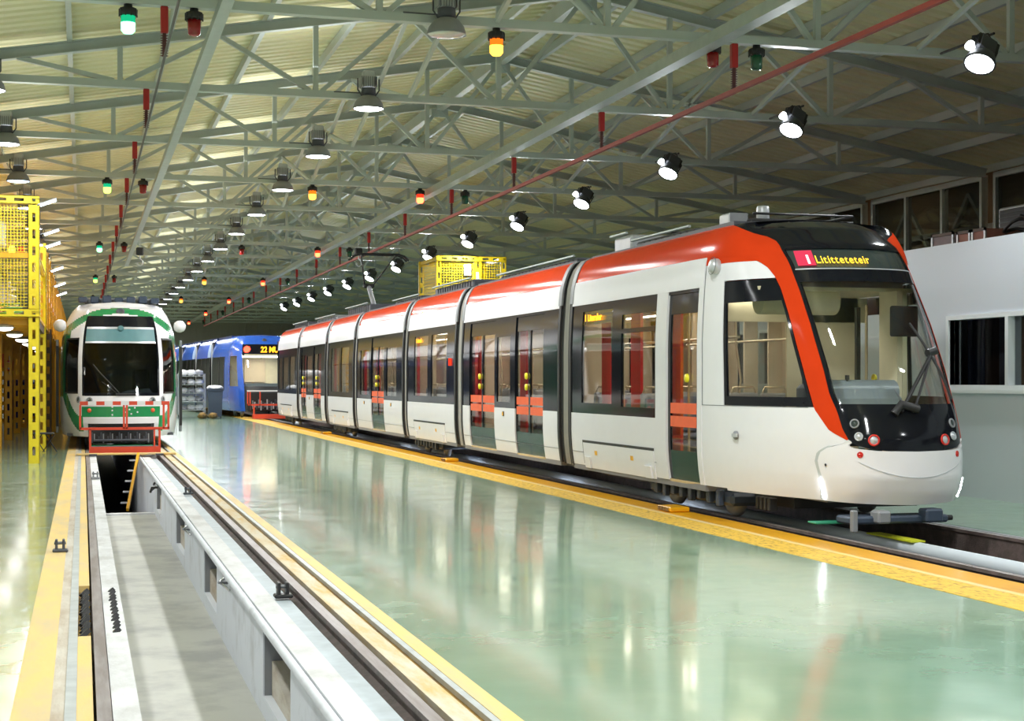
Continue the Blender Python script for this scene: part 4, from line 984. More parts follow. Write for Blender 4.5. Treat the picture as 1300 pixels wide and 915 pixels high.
# smile crease and grey seam edge
q = MB(); patch(q, S, lambda a, b: ((2*a-1)*.62, .60+.16*(2*a-1)**2+.006*b), 30, 1, 'lightgrey', th=.01, off=.018); q.build('crease_line', bumper)
for sg in (-1, 1):
    q = MB(); patch(q, S, lambda a, b: (sg*(bsf(.36+.56*a)+.05*b), .36+.56*a), 20, 1, 'seamgrey', th=.01, off=.004)
    q.build('bumper_edge', bumper)
    q = MB()
    for k in range(6): p, a, u = on_front((-1.085+.016*k) if sg < 0 else (.86-.012*k), .56-.036*k, .02); q.lathe([(0, .012), (.013, .009), (.016, 0)], p, 'e_drl', 8, (a.cross(u)))
    q.build('daytime_light', bumper)
def flamp(par, t, v, r_, mats, name):
    p, a, u = on_front(t, v, .006); n = a.cross(u).normalized(); q = MB()
    q.lathe([(r_, 0), (r_, .012), (r_*.72, .014), (r_*.70, .004)], p, mats[0], 18, n); q.lathe([(r_*.72, .004), (r_*.4, .016), (0, .02)], p, mats[1], 16, n); q.build(name, par)
for sg, th_, tm_, tr_ in ((-1, .625, .46, .60), (1, .50, .34, .53)):
    flamp(mask, sg*th_, 1.15, .05, ('midgrey', 'displayback'), 'headlight'); flamp(mask, sg*(th_-.02), 1.02, .045, ('lightgrey', 'lightgrey'), 'round_lamp'); flamp(mask, sg*tm_, .985, .06, ('redlens', 'lightgrey'), 'marker_lamp')
    flamp(bumper, sg*tr_, .835, .032, ('redlens', 'redlens'), 'reflector')
p, a, u = on_front(-1.0, .72, .02); q = MB(); q.lathe([(.016, 0), (0, .01)], p, 'mattblack', 8, a.cross(u)); q.build('jack_cap', bumper)
# wiper
q = MB()
P1, a, u = on_front(-.14, 1.27, .03); P2, _, _ = on_front(.42, 1.88, .05); P3, _, _ = on_front(.0, 1.27, .03)
q.tube([P1, P2], .02, 'mattblack', 6); q.tube([P3, P2], .014, 'mattblack', 6); q.tube([P2-Vector((.05, 0, -.0)), P2+Vector((.06, .02, .03))], .045, 'mattblack', 8)
q.tube([on_front(.26+.42*k/8-.10*(k/8)**2, 2.20-.80*k/8, .03)[0] for k in range(9)], .014, 'mattblack', 6); q.tube([P1+Vector((-.08, 0, -.02)), P1+Vector((0, 0, .08)), P3+Vector((.05, 0, .03))], .045, 'mattblack', 8)
q.build('windscreen_wiper', tram)
# camera pod, door handle on the cab side
q = MB(); p = S(-tY(16.12), 2.90, .0); q.lathe([(.085, -.02), (.095, .02), (.09, .05), (.075, .07), (.07, .085), (.05, .095), (0, .1)], (p[0], p[1], p[2]), 'lightgrey', 18, (-1, 0, .15)); q.lathe([(.10, .06), (.105, .064), (.10, .068)], p, 'seam', 16, (-1, 0, .15)); q.build('camera_pod', cab)
q = MB(); p = S(-tY(15.63), .98, .0); q.lathe([(.05, 0), (.05, .02), (.03, .025), (0, .026)], p, 'midgrey', 14, (-1, -.1, 0)); q.box(p[0]-.04, p[0]-.02, p[1]-.07, p[1]+.05, .96, 1.0, 'lightgrey'); q.build('door_lock', cab)
# --- cab interior
q = MB(); q.bbox(-.62, .30, .75, 1.35, 1.0, 1.50, 'consolegrey', .1)
q.tube([(-.6, 1.0, 1.46), (.28, 1.0, 1.46)], .14, 'consolegrey', 14); q.bbox(-.60, .60, .62, 1.1, .9, 1.28, 'darkgrey', .05); q.box(-.60, .60, .50, .9, 1.28, 1.30, 'cream'); q.build('driver_console', cab)
q = MB(); yb = 3.05
for x0, x1 in ((-1.12, -.98), (.02, .22), (.30, .98)): q.box(x0, x1, yb, yb+.04, .38, 2.6, 'cream')
q.box(-1.12, 1.1, yb, yb+.04, 2.3, 2.6, 'cream'); q.box(-.98, .02, yb, yb+.04, .38, 1.2, 'cream'); q.box(.22, .30, yb, yb+.05, .38, 2.6, 'darkgrey'); q.build('cab_partition', cab)
q = MB(); q.box(-.98, .02, yb+.01, yb+.03, 1.2, 2.3, 'glassbus'); q.build('partition_window', cab)
q = MB(); q.tube([(-.85, 2.0, 2.50), (.1, 2.0, 2.50)], .16, 'cream', 14); q.box(-.98, .98, 1.7, 3.05, 2.6, 2.64, 'cream'); q.build('ceiling_duct', cab)
q = MB(); q.box(.62, .68, 1.5, 1.9, .9, 2.6, 'cream'); q.box(.80, .86, 1.7, 2.2, 1.2, 2.6, 'cream'); q.box(.55, .60, 2.3, 2.35, 1.2, 2.45, 'mattblack'); q.build('cab_pillar', cab)
q = MB(); q.bbox(.42, .76, 1.28, 1.33, 2.08, 2.42, 'mattblack', .02); q.build('sun_visor', cab)
q = MB(); q.bbox(-.25, .25, 1.75, 2.2, .85, .97, 'darkgrey', .04); q.bbox(-.24, .24, 2.18, 2.32, .95, 1.55, 'darkgrey', .05); q.bbox(-.14, .14, 2.2, 2.3, 1.58, 1.80, 'darkgrey', .04); q.box(-.08, .08, 1.9, 2.05, .38, .85, 'mattblack'); q.build('driver_seat', cab)
q = MB(); q.tube([(-.3, .95, 1.5), (-.3, .95, 1.62)], .012, 'mattblack', 6); q.tube([(-.3, .95, 1.6), (-.3, .95, 1.65)], .025, 'mattblack', 8); q.build('microphone', cab)
q = MB(); q.box(-.75, -.30, 2.95, 3.0, 2.56, 2.59, 'e_tram'); q.build('cab_light', cab)
# --- roof gear
q = MB(); q.bbox(-.75, -.50, 16.75-Y0, 17.05-Y0, 3.42, 3.60, 'lightgrey', .02); q.box(-.74, -.51, 16.74-Y0, 16.75-Y0, 3.45, 3.6, 'midgrey'); q.build('roof_box', tram)
q = MB(); q.lathe([(.0, 0), (.08, 0), (.08, .25), (.07, .27), (0, .28)], (.0, 17.4-Y0, 3.50), 'lightgrey', 20); q.lathe([(.2, -.08), (.2, 0), (.1, .02)], (0, 17.4-Y0, 3.50), 'darkgrey', 14); q.build('roof_antenna', tram)
q = MB()
for k in range(9): q.bbox(-.6+.1*(k % 3), .75-.12*(k % 2), 16.45-Y0+k*.26, 16.58-Y0+k*.26, 3.44, 3.50+.035*(k % 3), 'mattblack', .01)
q.tube([(-.6, 16.4-Y0, 3.56), (.7, 16.4-Y0, 3.56), (.7, 19-Y0, 3.58), (-.6, 19-Y0, 3.58)], .015, 'mattblack', 6); q.build('roof_cabling', tram)
for Ya, Yb, z, mt in ((17.9, 20.0, 3.53, 'darkgrey'), (20.2, 20.9, 3.66, 'lightgrey'), (22.6, 27.2, 3.52, 'darkgrey'), (29.2, 32.6, 3.60, 'darkgrey'), (34, 37, 3.54, 'darkgrey'), (40.5, 44, 3.66, 'darkgrey'), (46, 50, 3.58, 'midgrey'), (52, 55.5, 3.6, 'darkgrey')):
    q = MB(); q.bbox(-.72, .72, Ya-Y0, Yb-Y0, 3.41, z, mt, .03)
    k = Ya+.2
    while k < Yb-.2 and mt != 'lightgrey': q.box(-.735, -.72, k-Y0, k-Y0+.04, 3.44, z-.03, 'mattblack'); k += .22
    q.tube([(-.78, Ya-Y0, z+.02), (-.78, Yb-Y0, z+.02)], .02, 'galv', 6); q.build('roof_unit', tram)
# rear end of the tram: plain rounded end
q = MB(); n = 10
for sg in (-1, 1):
    for k in range(6):
        x0 = 1.25-.06*k-.03*k*k*.3; x1 = 1.25-.06*(k+1)-.03*(k+1)**2*.3; y0 = 56.4-Y0+.35*k; y1 = y0+.35
        for (z0, z1, mt) in ((.37, 1.12, 'white'), (1.12, 2.68, 'black'), (2.68, 3.02, 'white')): q.add([(sg*x0, y0, z0), (sg*x1, y1, z0), (sg*x1, y1, z1), (sg*x0, y0, z1)], [(0, 1, 2, 3)], mt)
        q.add([(sg*(x0-.05), y0, 3.02), (sg*(x1-.05), y1, 3.02-.02*k), (sg*(x1-.3), y1, 3.4-.03*k), (sg*(x0-.3), y0, 3.4-.02*k)], [(0, 1, 2, 3)], 'orange')
q.box(-.7, .7, 56.4-Y0, 58.4-Y0, .32, .37, 'darkgrey'); q.box(-.62, .62, 58.4-Y0, 58.5-Y0, .37, 3.0, 'black'); q.box(-.9, .9, 56.4-Y0, 58.4-Y0, 3.2, 3.3, 'darkgrey'); q.build('rear_cab', tram)
# pantograph
pY = 43.-Y0
q = MB(); q.tube([(0, pY+.5, 3.62), (0, pY+1.6, 4.39)], .07, 'midgrey', 8); q.bbox(-.25, .25, pY+.2, pY+.8, 3.42, 3.64, 'darkgrey', .03); q.bbox(-.16, .16, pY+1.5, pY+1.7, 4.33, 4.45, 'mattblack', .03); q.build('pantograph_arm', tram)
q = MB(); q.tube([(-.12, pY+1.6, 4.4), (-.5, pY+.05, 5.17)], .024, 'mattblack', 6); q.tube([(.12, pY+1.6, 4.4), (.5, pY+.05, 5.17)], .024, 'mattblack', 6)
for yy in (-.15, .15): q.tube([(-.85, pY+yy, 5.03), (-.72, pY+yy, 5.15), (-.55, pY+yy, 5.2), (.55, pY+yy, 5.2), (.72, pY+yy, 5.15), (.85, pY+yy, 5.03)], .03, 'mattblack', 6)
q.box(-.52, -.46, pY-.15, pY+.15, 5.14, 5.2, 'mattblack'); q.box(.46, .52, pY-.15, pY+.15, 5.14, 5.2, 'mattblack'); q.build('pantograph_head', tram)
# underframe, bogies
q = MB(); q.box(-.75, .75, 1.3, 21.3-Y0, .2, .31, 'mattblack'); q.bbox(-.72, .42, .12, .42, .13, .21, 'darkblue', .02)
q.bbox(-.92, -.6, .45, .65, .11, .13, 'greencable', .005); q.bbox(-.72, -.66, .05, .12, .06, .28, 'midgrey', .01); q.tube([(-.6, .2, .17), (.5, .2, .17)], .03, 'mattblack', 6); q.bbox(.1, .3, .02, .2, .14, .28, 'darkblue', .02); q.bbox(-.45, -.3, .02, .2, .14, .27, 'midgrey', .02)
for k in range(4): q.bbox(-.95, -.85, 1.5+.1*k, 1.56+.1*k, .16, .30, 'mattblack', .01)
q.build('underframe', tram)
for sec_y in (16.3, 30.9, 42.2, 53.2):
    b = MB()
    b.bbox(-1.05, 1.05, sec_y-Y0-1.3+1, sec_y-Y0+1.3+1, .15, .30, 'darkblue', .04)
    for k in range(8): b.bbox(-1.12, -1.05, sec_y-Y0-1.1+1+.28*k, sec_y-Y0-1.0+1+.28*k, .14+.02*(k % 3), .33, 'darkblue', .01)
    bg = b.build('bogie', tram)
    for dy in (-.9, .9):
        for x in (-.83, .89):
            MB().lathe([(0, -.05), (.29, -.05), (.31, -.04), (.29, .03), (.22, .05), (.2, .03), (.08, .05), (0, .06)], (x, sec_y-Y0+1+dy, .31), 'midgrey', 24, (-1 if x < 0 else 1, 0, 0)).build('wheel', bg)
for k in range(16): area(CX, 17.3+2.5*k, 2.55, P_TRAM, (1, .93, .82), .5)
area(CX-.2, 15.9, 2.5, P_TRAM*.6, (1, .95, .85), .3)  # fill light added to brighten the cab interior

# ================================================================== GREEN AND BLUE TRAMS (body skin with paint scheme on a fine grid)
def skin(mb, S, T, paint, dt=.06, dv=.05, vmax=None, vmin=.3):
    vs = []; fs = {}; vmax = vmax or S.zr; nt = int(2*T/dt); nv = int((vmax-vmin)/dv)
    for j in range(nv+1):
        for i in range(nt+1): vs.append(S(-T+2*T*i/nt, vmin+(vmax-vmin)*j/nv))
    for j in range(nv):
        for i in range(nt):
            t = -T+2*T*(i+.5)/nt; v = vmin+(vmax-vmin)*(j+.5)/nv; c = paint(t, v)
            if c: a = j*(nt+1)+i; fs.setdefault(c, []).append((a, a+1, a+nt+2, a+nt+1))
    b = len(mb.v); mb.v += [tuple(v) for v in vs]
    for c, L_ in fs.items():
        k = mb.mi(c)
        for f in L_: mb.f.append(tuple(b+q for q in f)); mb.m.append(k); mb.sm.append(True)
G = Surf([(0, 0), (.45, .05), (.86, .22), (1.02, .5), (1.18, .95), (1.29, 1.5), (1.36, 2.2), (1.385, 3.0)],
 [(.3, .10), (.6, .0), (1.1, .03), (1.25, .08), (2.0, .3), (2.8, .65), (3.1, .85), (3.25, 1.05), (3.35, 1.5), (3.6, 1.7), (4.35, 2.0)], hw=1.385, zr=3.42, top=.55, zs=2.6)
gt = thing('green_tram', 'green and white tram with a dark windscreen parked over the pit on the left track', 'tram', (.85, 35.75, 0))
def gx_(t):  # lateral x for t
    return abs(G.xs(t)[0])
WSX = .86
def gpaint(t, v):
    x = gx_(t); s_ = G.xs(t)[1]
    if s_ > 2.6:
        return 'black' if 1.2 < v < 2.7 else 'white'
    if x < WSX and 1.24 < v < 3.08: return None
    if .955 < x < 1.25 and 1.28 < v < 2.58: return None
    arch = 3.29-.36*(x/1.24)**3
    if v > arch: return 'white'
    if v > arch-.15-.10*(x/1.2)**2 or (x > 1.17 and v > 2.55): return 'green'
    zc = .42+1.05*max(0, (x-.92)/.45)**1.7
    if x >= 1.24 and v > 1.2: return 'green'
    if v < zc: 
        if x < .74 and v < .60: return 'mattblack'
        if x < .9 and v < .60: return 'white'
    if x > .84 and zc <= v < zc+.36+.25*max(0, x-1.1): return 'green'
    if x <= .88:
        if v > 1.0: return 'white'
        if v > .76: return 'green'
        if v > .60: return 'white'
        return 'mattblack' if x < .74 else 'white'
    return 'white'
m = MB(); skin(m, G, G.T0+1.2, gpaint, .03, .03)
vs = []
patch(m, G, lambda a, b: ((2*a-1)*(G.T0+1.2), 3.42+b), 30, 6, 'white')
m.box(-1.2, 1.2, .8, 4, .3, .36, 'darkgrey')
L0 = G.S0+1.2
for a, b in ((L0, 9), (9.6, 15), (15.6, 21), (21.6, 30)):
    for sg in (-1, 1):
        for (v0, v1, mt) in ((.37, 1.12, 'white'), (1.12, 2.68, 'black'), (2.68, 3.0, 'white'), (3.0, 3.42, 'white')): rect(m, G, sg*G.tY(a), sg*G.tY(b), v0, v1, mt, dt=3)
    m.box(-.9, .9, a, b, 3.32, 3.4, 'darkgrey'); m.box(-1.2, 1.2, a, b, .3, .36, 'darkgrey')
for a, b in ((9, 9.6), (15, 15.6), (21, 21.6)): m.box(-1.22, 1.22, a, b, .36, 3.2, 'mattblack')
m.box(-1.2, 1.2, 29.95, 30, .3, 3.3, 'white')
gb = m.build('tram_body', gt)
tws = next(q/1000 for q in range(0, 2000) if gx_(q/1000) >= WSX)
q = MB(); patch(q, G, lambda a, b: ((2*a-1)*tws, 1.24+1.84*b), 24, 18, 'glassdark', th=.012, off=.0); q.build('windscreen', gt)
q = MB(); 
for z0, z1, mt in ((2.78, 2.83, 'lightgrey'), (2.45, 2.49, 'lightgrey'), (2.49, 2.78, 'visor')):
    patch(q, G, lambda a, b: ((2*a-1)*tws*.93, z0+(z1-z0)*b), 16, 1, mt, th=.01, off=.003 if mt == 'visor' else .006)
q.build('sun_blind', gt)
q = MB(); patch(q, G, lambda a, b: ((2*a-1)*tws, 1.24+.06*b), 16, 1, 'black', th=.02, off=.006); patch(q, G, lambda a, b: ((2*a-1)*tws, 2.83+.25*b), 16, 2, 'black', th=.02, off=.004)
for sg in (-1, 1): patch(q, G, lambda a, b: (sg*(tws-.045*a), 1.24+1.84*b), 1, 16, 'black', th=.02, off=.006)
q.build('windscreen_frame', gt)
for sg in (-1, 1):
    ta = next(k/1000 for k in range(0, 4000) if gx_(k/1000) >= .955); tb = next(k/1000 for k in range(0, 4000) if gx_(k/1000) >= 1.25)
    q = MB(); patch(q, G, lambda a, b: (sg*(ta+(tb-ta)*a), 1.28+1.30*b), 10, 12, 'glassdark', th=.012); patch(q, G, lambda a, b: (sg*(ta+(tb-ta)*a), 1.28+.04*b), 8, 1, 'mattblack', off=.006); patch(q, G, lambda a, b: (sg*(ta+(.05)*a), 1.28+1.3*b), 1, 10, 'black', off=.006); patch(q, G, lambda a, b: (sg*(ta+(tb-ta)*a), 2.54+.04*b), 8, 1, 'mattblack', off=.006)
    q.build('side_window', gt)
    q = MB(); q.lathe([(0, .0), (.09, .02), (.14, .09), (.145, .16), (.11, .24), (.05, .28), (0, .285)], (sg*1.22, 1.0, 2.86), 'white', 18, (sg, -.2, 0)); q.build('camera_pod', gt)
    q = MB(); q.bbox(sg*1.43-.03, sg*1.43+.03, 1.7, 1.95, .35, 2.55, 'midgrey', .01); q.box(sg*1.43-.032, sg*1.43+.032, 1.68, 1.7, .5, 2.4, 'mattblack'); q.build('door_edge', gt)
    for x_, v_, n_ in ((.70, 1.13, 'headlight'), (.94, 1.15, 'headlight')):
        tt = next(k/1000 for k in range(0, 3000) if gx_(k/1000) >= x_)*sg
        p = Vector(G(tt, v_, .006)); aa = Vector(G(tt+.03, v_))-Vector(G(tt-.03, v_)); uu = Vector(G(tt, v_+.03))-Vector(G(tt, v_-.03)); n_v = aa.cross(uu).normalized()
        q = MB(); q.lathe([(.075, 0), (.075, .015), (.05, .02), (.045, .005), (.0, .012)], p, 'midgrey', 16, n_v); q.lathe([(.05, .008), (0, .02)], p, 'displayback', 14, n_v); q.build(n_, gt)
    tt = next(k/1000 for k in range(0, 3000) if gx_(k/1000) >= .70)*sg; p = Vector(G(tt, .90, .005)); q = MB(); q.lathe([(.05, 0), (.04, .015), (0, .02)], p, 'doororange', 12, (0, -1, 0)); q.build('marker_lamp', gt)
q = MB(); q.lathe([(.10, 0), (.10, .02), (.06, .03), (.05, .01), (0, .02)], Vector(G(0, 3.19, .0)), 'darkgrey', 18, (0, -1, .6)); q.build('front_camera', gt)
q = MB(); q.lathe([(.07, 0), (.07, .02), (.03, .03), (0, .03)], Vector(G(0, 2.79, .01)), 'visor', 14, (0, -1, .2)); q.build('blind_knob', gt)
q = MB(); q.tube([G(-.62, 1.95, .03), G(-.5, 1.8, .04), G(-.05, 1.30, .04)], .016, 'mattblack', 6); q.tube([G(-.12, 1.31, .04), G(-.42, 1.55, .04)], .012, 'mattblack', 6); q.tube([G(-.12, 1.27, .03), G(.32, 1.27, .03)], .025, 'mattblack', 6); q.build('windscreen_wiper', gt)
# dashboard and dark interior
q = MB(); q.bbox(-.8, .8, .5, 1.2, 1.0, 1.28, 'mattblack', .05); q.add([(.0, .6, 1.30), (.72, .62, 1.30), (.66, 1.1, 1.40), (.2, 1.15, 1.36)], [(0, 1, 2, 3)], 'white'); q.box(-1.2, 1.2, 3.2, 3.25, .4, 3., 'midgrey'); q.bbox(.3, .7, 1.8, 2.0, 1.3, 1.85, 'mattblack', .06); q.build('cab_interior', gt)
# roof gear, coupler
q = MB()
for k in range(7): q.bbox(-.95+.28*k, -.75+.28*k, 1.9+.1*(k % 2), 2.4, 3.45, 3.58+.02*(k % 3), 'darkblue', .02)
q.bbox(-.8, .8, 2.4, 8.5, 3.4, 3.58, 'midgrey', .03); q.build('roof_gear', gt)
q = MB(); q.bbox(-.72, .72, .10, .6, .14, .58, 'mattblack', .04)
for k in range(26): q.bbox(-.66+.05*k, -.63+.05*k, .06, .10, .16+.02*((k*7) % 5), .40-.03*((k*5) % 4), ['darkgrey', 'midgrey', 'mattblack', 'darkgrey'][k % 4], .004)
q.tube([(-.6, .04, .22), (.6, .04, .22)], .03, 'darkgrey', 6); q.bbox(-.7, .7, .08, .5, .05, .11, 'green', .01); q.build('coupler', gt)
q = MB()
for y_ in (2.5, 4.2, 16, 18):
    for x in (-.75, .75): MB().lathe([(0, -.06), (.29, -.05), (.31, -.04), (.29, .03), (.2, .05), (0, .06)], (x, y_, .31), 'midgrey', 20, (-1 if x < 0 else 1, 0, 0)).build('wheel', gt)
q = MB(); patch(q, G, lambda a, b: ((-.70+1.40*a), .60+.13*b), 16, 2, 'white', th=.04, off=.04); q.build('bumper_lip', gt)
q = MB()
for (t_, v_) in ((-.2, .98), (-.2, .9), (-.2, .8), (.08, .98), (.18, .92), (.3, .96), (.36, .86), (.22, .82), (.1, .86)): p = Vector(G(t_, v_, .006)); q.lathe([(.02, 0), (0, .006)], p, 'white', 8, (0, -1, 0))
q.build('star_marks', gt)

# blue tram
Bm = Surf([(0, 0), (.45, .05), (.90, .22), (1.06, .5), (1.17, 1.0), (1.26, 1.6), (1.31, 2.3), (1.325, 3.0)],
 [(.3, .05), (1.1, .03), (1.25, .08), (2.0, .45), (2.8, .85), (3.1, 1.05), (3.3, 1.35), (3.5, 1.7), (4.5, 2.2)], hw=1.325, zr=3.45, top=.4, zs=2.8)
bt = thing('blue_tram', 'blue tram with amber route display and lit cab, beyond the red and white tram', 'tram', (7.42, 62.8, 0), math.radians(3.6))
bx = lambda t: abs(Bm.xs(t)[0])
def bpaint(t, v):
    x = bx(t); s_ = Bm.xs(t)[1]
    if x < .98 and 2.62 < v < 3.1: return 'black'
    if x < .98 and 1.35 < v <= 2.62: return None
    if x < .98 and v <= 1.35: return 'mattblack'
    if s_ > .9 and 1.3 < v < 2.6 and s_ < 2.2: return 'glassdark'
    return 'blue'
m = MB(); skin(m, Bm, Bm.T0+.6, bpaint, .06, .06); patch(m, Bm, lambda a, b: ((2*a-1)*(Bm.T0+.6), 3.45+b), 20, 5, 'blue')
L0 = Bm.S0+.6; segs = ((L0, 7.3), (7.8, 12.6), (13.1, 18.2), (18.7, 24)); 
for i, (a, b) in enumerate(segs):
    for sg in (-1, 1):
        for (v0, v1, mt) in ((.3, 1.15, 'blue' if i == 0 else 'bluedark'), (1.15, 2.60, 'glassdark'), (2.60, 3.45, 'blue' if i % 2 == 0 else 'bluemid')): rect(m, Bm, sg*Bm.tY(a), sg*Bm.tY(b), v0, v1, mt, dt=2)
        if i: rect(m, Bm, sg*Bm.tY(a+.1), sg*Bm.tY(a+1.0), 2.62, 3.44, 'bluelight', dt=1, off=.01)
        for y_ in range(int((b-a)/1.4)): rect(m, Bm, sg*Bm.tY(a+1.4*y_+.1), sg*Bm.tY(a+1.4*y_+.22), 1.15, 2.6, 'mattblack', dt=1, off=.01)
    m.box(-1.0, 1.0, a, b, 3.40, 3.5, 'bluedark'); m.box(-1.2, 1.2, a, b, .28, .34, 'mattblack')
for (a, b) in ((7.3, 7.8), (12.6, 13.1), (18.2, 18.7)): m.box(-1.24, 1.24, a, b, .34, 3.3, 'mattblack'); m.box(-1.30, -1.25, a+.1, a+.3, .5, 3.2, 'lightgrey')
m.box(-1.3, 1.3, 23.95, 24, .3, 3.4, 'blue'); m.build('tram_body', bt)
tb_ = next(k/1000 for k in range(0, 3000) if bx(k/1000) >= .98)
q = MB(); patch(q, Bm, lambda a, b: ((2*a-1)*tb_, 1.35+1.27*b), 16, 8, 'glasscab', th=.012); q.build('windscreen', bt)
q = MB(); q.box(-1.1, 1.1, 3.4, 3.45, .4, 3.0, 'cream'); q.box(-.9, .9, .6, 1.4, .9, 1.45, 'consolegrey'); q.box(-.5, .4, 3.3, 3.4, 1.5, 2.5, 'interior'); q.box(-.9, .9, .5, 3.4, 2.62, 2.66, 'cream'); q.build('cab_interior', bt)
MB().box(-.8, .8, 1.8, 2.4, 2.55, 2.6, 'e_tram').build('cab_light', bt)
area(7.5, 65.0, 2.5, 25, (1, .9, .65), .8)
textmesh('route_display', '22 MUA', .34, 'e_ledo', bt, Vector(Bm(-.25, 2.75, .02)), (1, 0, 0), (0, -.3, 1), bold=.01, xs=.8)
q = MB(); q.lathe([(.15, 0), (.12, .05), (0, .08)], Vector(Bm(-.82, 2.86, .01)), 'e_redbig', 12, (0, -1, .2)); q.build('red_lamp', bt)
q = MB(); q.lathe([(.1, 0), (.08, .03), (0, .03)], Vector(Bm(.0, 3.25, .0)), 'darkgrey', 14, (0, -1, .4)); q.build('front_camera', bt)
q = MB(); q.bbox(-.95, .95, -.15, .4, .3, 1.1, 'mattblack', .04)
for k in range(20): q.bbox(-.85+.085*k, -.80+.085*k, -.20, -.15, .35+.03*((k*7) % 5), .8-.05*((k*5) % 4), ['darkgrey', 'midgrey', 'lightgrey'][k % 3], .004)
q.build('coupler', bt)
q = MB()
for y_ in (2.5, 4.3, 15, 17):
    for x in (-.75, .75): MB().lathe([(0, -.06), (.29, -.05), (.31, -.04), (.29, .03), (0, .06)], (x, y_, .31), 'midgrey', 16, (-1 if x < 0 else 1, 0, 0)).build('wheel', bt)

# ================================================================== THINGS ON THE FLOOR
# red barrier in front of the green tram: folding guard on the pit edge
r = thing('pit_guard', 'red steel guard frame with striped top bar, in front of the green tram', 'guard', (.87, 33.5, 0))
q = MB(); n = 11; x0, x1 = -.93, .93
for k in range(n):
    a = x0+(x1-x0)*k/n; q.box(a, a+(x1-x0)/n, -.03, .03, 1.06, 1.14, 'redpaint' if k % 2 == 0 else 'white')
q.build('striped_bar', r)
q = MB(); q.box(x0, x1, -.02, .02, .53, .585, 'redpaint')
for x in (x0, -.03, .03, x1-.13, x1-.03): q.box(x-.012, x+.03, -.02, .02, .55, 1.06, 'redpaint')
q.build('upper_frame', r)
q = MB()
for x in (-.74, .70): q.box(x, x+.045, -.02, .02, .02, .55, 'redpaint'); q.box(x, x+.045, -.5, -.46, .02, .3, 'redpaint') if False else None
q.box(.60, .63, -.02, .02, .1, .55, 'redpaint'); q.build('lower_frame', r)
q = MB(); q.box(-.74, .745, -.05, .45, .01, .17, 'redpaint'); q.box(-.70, .70, -.02, .40, .165, .175, 'darkgrey'); q.build('foot_board', r)
r = thing('pit_bridge', 'pale yellow bar bridging the pit at the foot of the red guard', 'bar', (.87, 33.2, 0))
MB().bbox(-1.0, 1.05, -.12, .10, .01, .05, 'yellowworn', .01).build('bridge_bar', r); q = MB(); 
for x in (-.66, .70): q.box(x-.08, x+.08, -.3, -.05, .0+.006, .04, 'darkgrey')
q.build('bracket', r)
r = thing('pit_ladder', 'yellow ladder leaning down into the pit under the red guard', 'ladder', (0, 0, 0))
q = MB(); q.bar((1.13, 32.9, .04), (.86, 31.2, -.99), .05, .07, 'amberpaint_glow'); q.build('ladder_rail', r)
for k in range(5):
    f_ = .12+k*.19; p = Vector((1.13, 32.9, .04)).lerp(Vector((.86, 31.2, -.99)), f_); MB().bar((p.x-.16, p.y, p.z), (p.x+.02, p.y, p.z), .09, .03, 'lightgrey').build('step', r)
# trolley rack with bags
r = thing('rack_trolley', 'wire rack trolley loaded with pale plastic bags, left of the blue tram', 'trolley', (4.45, 66, 0))
for x in (-.55, .55):
    for y in (-.4, .4): MB().tube([(x, y, .12), (x, y, 1.85)], .025, 'lightgrey', 6).build('upright', r)
for k in range(5):
    q = MB(); z = .3+.36*k; q.box(-.52, .52, -.37, .37, z, z+.02, 'galv')
    for j in range(6): q.box(-.52+.2*j, -.50+.2*j, -.44, -.42, z, z+.1, 'lightgrey')
    q.build('shelf', r)
for x in (-.5, .5):
    for y in (-.35, .35): MB().lathe([(0, -.02), (.07, -.02), (.07, .02), (0, .02)], (x, y, .07), 'mattblack', 10, (1, 0, 0)).build('wheel', r)
lum = pbr
def bag(x, y, z, s, mt, lab, grp):
    q = MB(); n1, n2 = 10, 7; vs = []; fs = []
    rr = random.Random(int(x*97+z*31+y*7))
    for j in range(n2+1):
        for i in range(n1):
            th = 2*PI*i/n1; ph = PI*j/n2; w = 1+rr.uniform(-.18, .18)
            vs.append((s*w*math.sin(ph)*math.cos(th), s*.8*w*math.sin(ph)*math.sin(th), s*.62*(1-math.cos(ph)*w)))
    for j in range(n2):
        for i in range(n1): k = (i+1) % n1; fs.append((j*n1+i, j*n1+k, (j+1)*n1+k, (j+1)*n1+i))
    q.add(vs, fs, mt, True); o = q.build('plastic_bag', None, (x, y, z)); return tag(o, lab, 'bag', grp)
pos = ['left', 'middle', 'right']; lev = ['lowest', 'second', 'third', 'fourth', 'top']
for k in range(5):
    for j in range(3): bag(4.45-.33+.33*j, 65.98, .322+.36*k, .185 if k < 4 else .21, 'bag' if (k+j) % 3 else 'baggrey', 'pale plastic bag on the %s shelf of the rack trolley, %s' % (lev[k], pos[j]), 'bags on the rack trolley')
bn = bin_(5.3, 64.2, 'dark navy waste bin with a pale bag over it, beside the blue tram', 'darkblue', .62, 1.22)
MB().lathe([(.33, .0), (.34, .05), (.25, .12), (0, .14)], (0, 0, 1.24), 'bag', 14).build('bag_liner', bn)
for i, (x, y) in enumerate(((4.75, 63.6), (5.15, 63.3))): bag(x, y, .0, .2, 'brownbag', ['small brown and yellow bundle on the floor left of the navy bin', 'small brown and yellow bundle on the floor at the foot of the navy bin'][i], 'bundles by the bin')
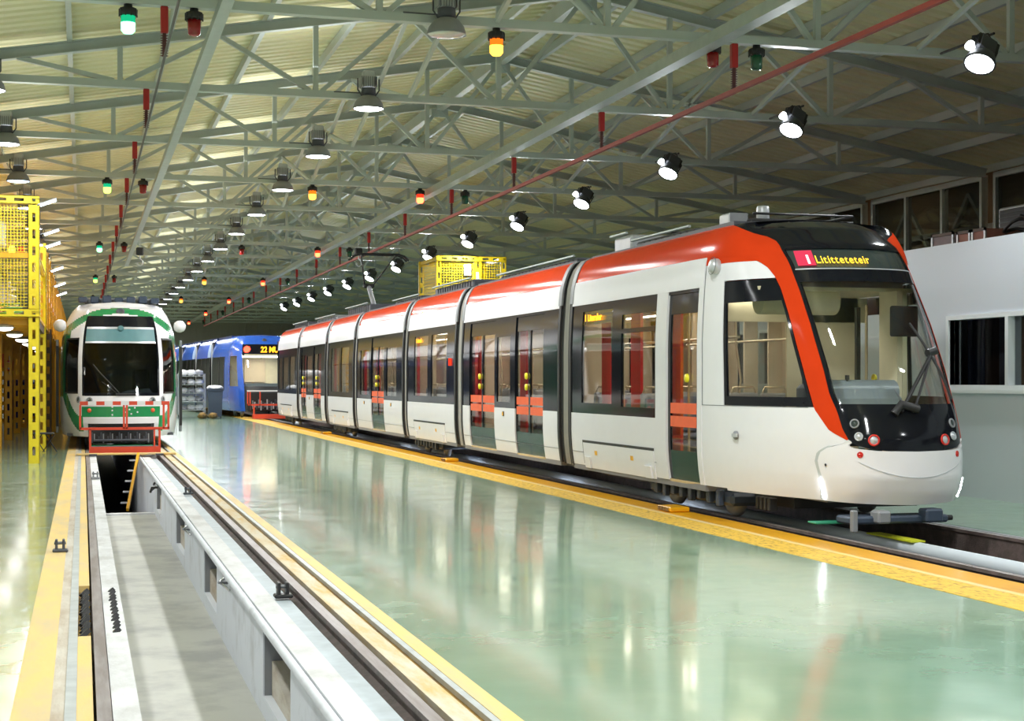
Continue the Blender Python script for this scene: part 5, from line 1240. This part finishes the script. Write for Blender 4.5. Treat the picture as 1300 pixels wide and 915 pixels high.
# red guard in front of the blue tram
r = thing('pit_guard', 'red steel guard frame in front of the blue tram', 'guard', (7.5, 62.0, 0))
q = MB(); q.box(-1.1, 1.1, -.03, .03, 1.12, 1.18, 'white'); q.box(-1.1, 1.1, -.03, .03, .55, .62, 'redpaint')
for x in (-1.1, -1.0, -.6, .5, 1.04): q.box(x, x+.05, -.03, .03, .55, 1.12, 'redpaint')
q.build('upper_frame', r); q = MB()
for x in (-.85, .8): q.box(x, x+.06, -.03, .03, .02, .55, 'redpaint')
q.box(-.85, .86, -.05, .4, .02, .2, 'redpaint'); q.build('foot_board', r)
# small bicycle-like stand left of the green tram
r = thing('folding_stool', 'small dark wire-legged stand on the floor beside the yellow platform posts', 'stand', (-.82, 34.6, 0))
q = MB()
for sx in (-.13, .13): q.tube([(sx-.15, 0, .02), (sx+.1, 0, .42)], .012, 'mattblack', 6); q.tube([(sx+.15, 0.1, .02), (sx-.1, .1, .42)], .012, 'mattblack', 6)
q.tube([(-.2, .05, .42), (.2, .05, .42)], .014, 'darkgrey', 6); q.build('legs', r)
MB().bbox(-.22, .22, -.12, .2, .42, .45, 'darkgrey', .01).build('top_plate', r)
# under-tram pit lamps (tube lights between the rails)
for i, y in enumerate([19.5, 24.5, 31, 38, 46]):
    q = thing('pit_tube_lamp', 'bluish tube lamp between the rails under the red and white tram, %s from the camera' % ORD[i], 'lamp', (7.62, y, -.22), 0, 'tube lamps under the tram')
    MB().tube([(0, -.6, 0), (0, .6, 0)], .02, 'e_tube', 8).build('tube', q); MB().box(-.03, .03, -.65, .65, -.06, -.02, 'lightgrey').build('housing', q)

# ================================================================== CAMERA, WORLD
cam = bpy.data.cameras.new('camera'); co = bpy.data.objects.new('camera', cam); C.objects.link(co)
cam.sensor_width = 36; cam.lens = 1925*36/1300; cam.shift_y = 24.5/1300; cam.clip_end = 400
co.location = (0, 0, 1.6); co.rotation_euler = (PI/2, 0, -math.atan(545/1925))
sc = bpy.context.scene; sc.camera = co
w = bpy.data.worlds.new('world'); w.use_nodes = True; sc.world = w
w.node_tree.nodes['Background'].inputs[0].default_value = (.5, .55, .6, 1); w.node_tree.nodes['Background'].inputs[1].default_value = .05
sc.view_settings.view_transform = 'Standard'; sc.view_settings.look = 'None'; sc.view_settings.gamma = 1; sc.view_settings.use_curve_mapping = False
sc.view_settings.exposure = EXPO
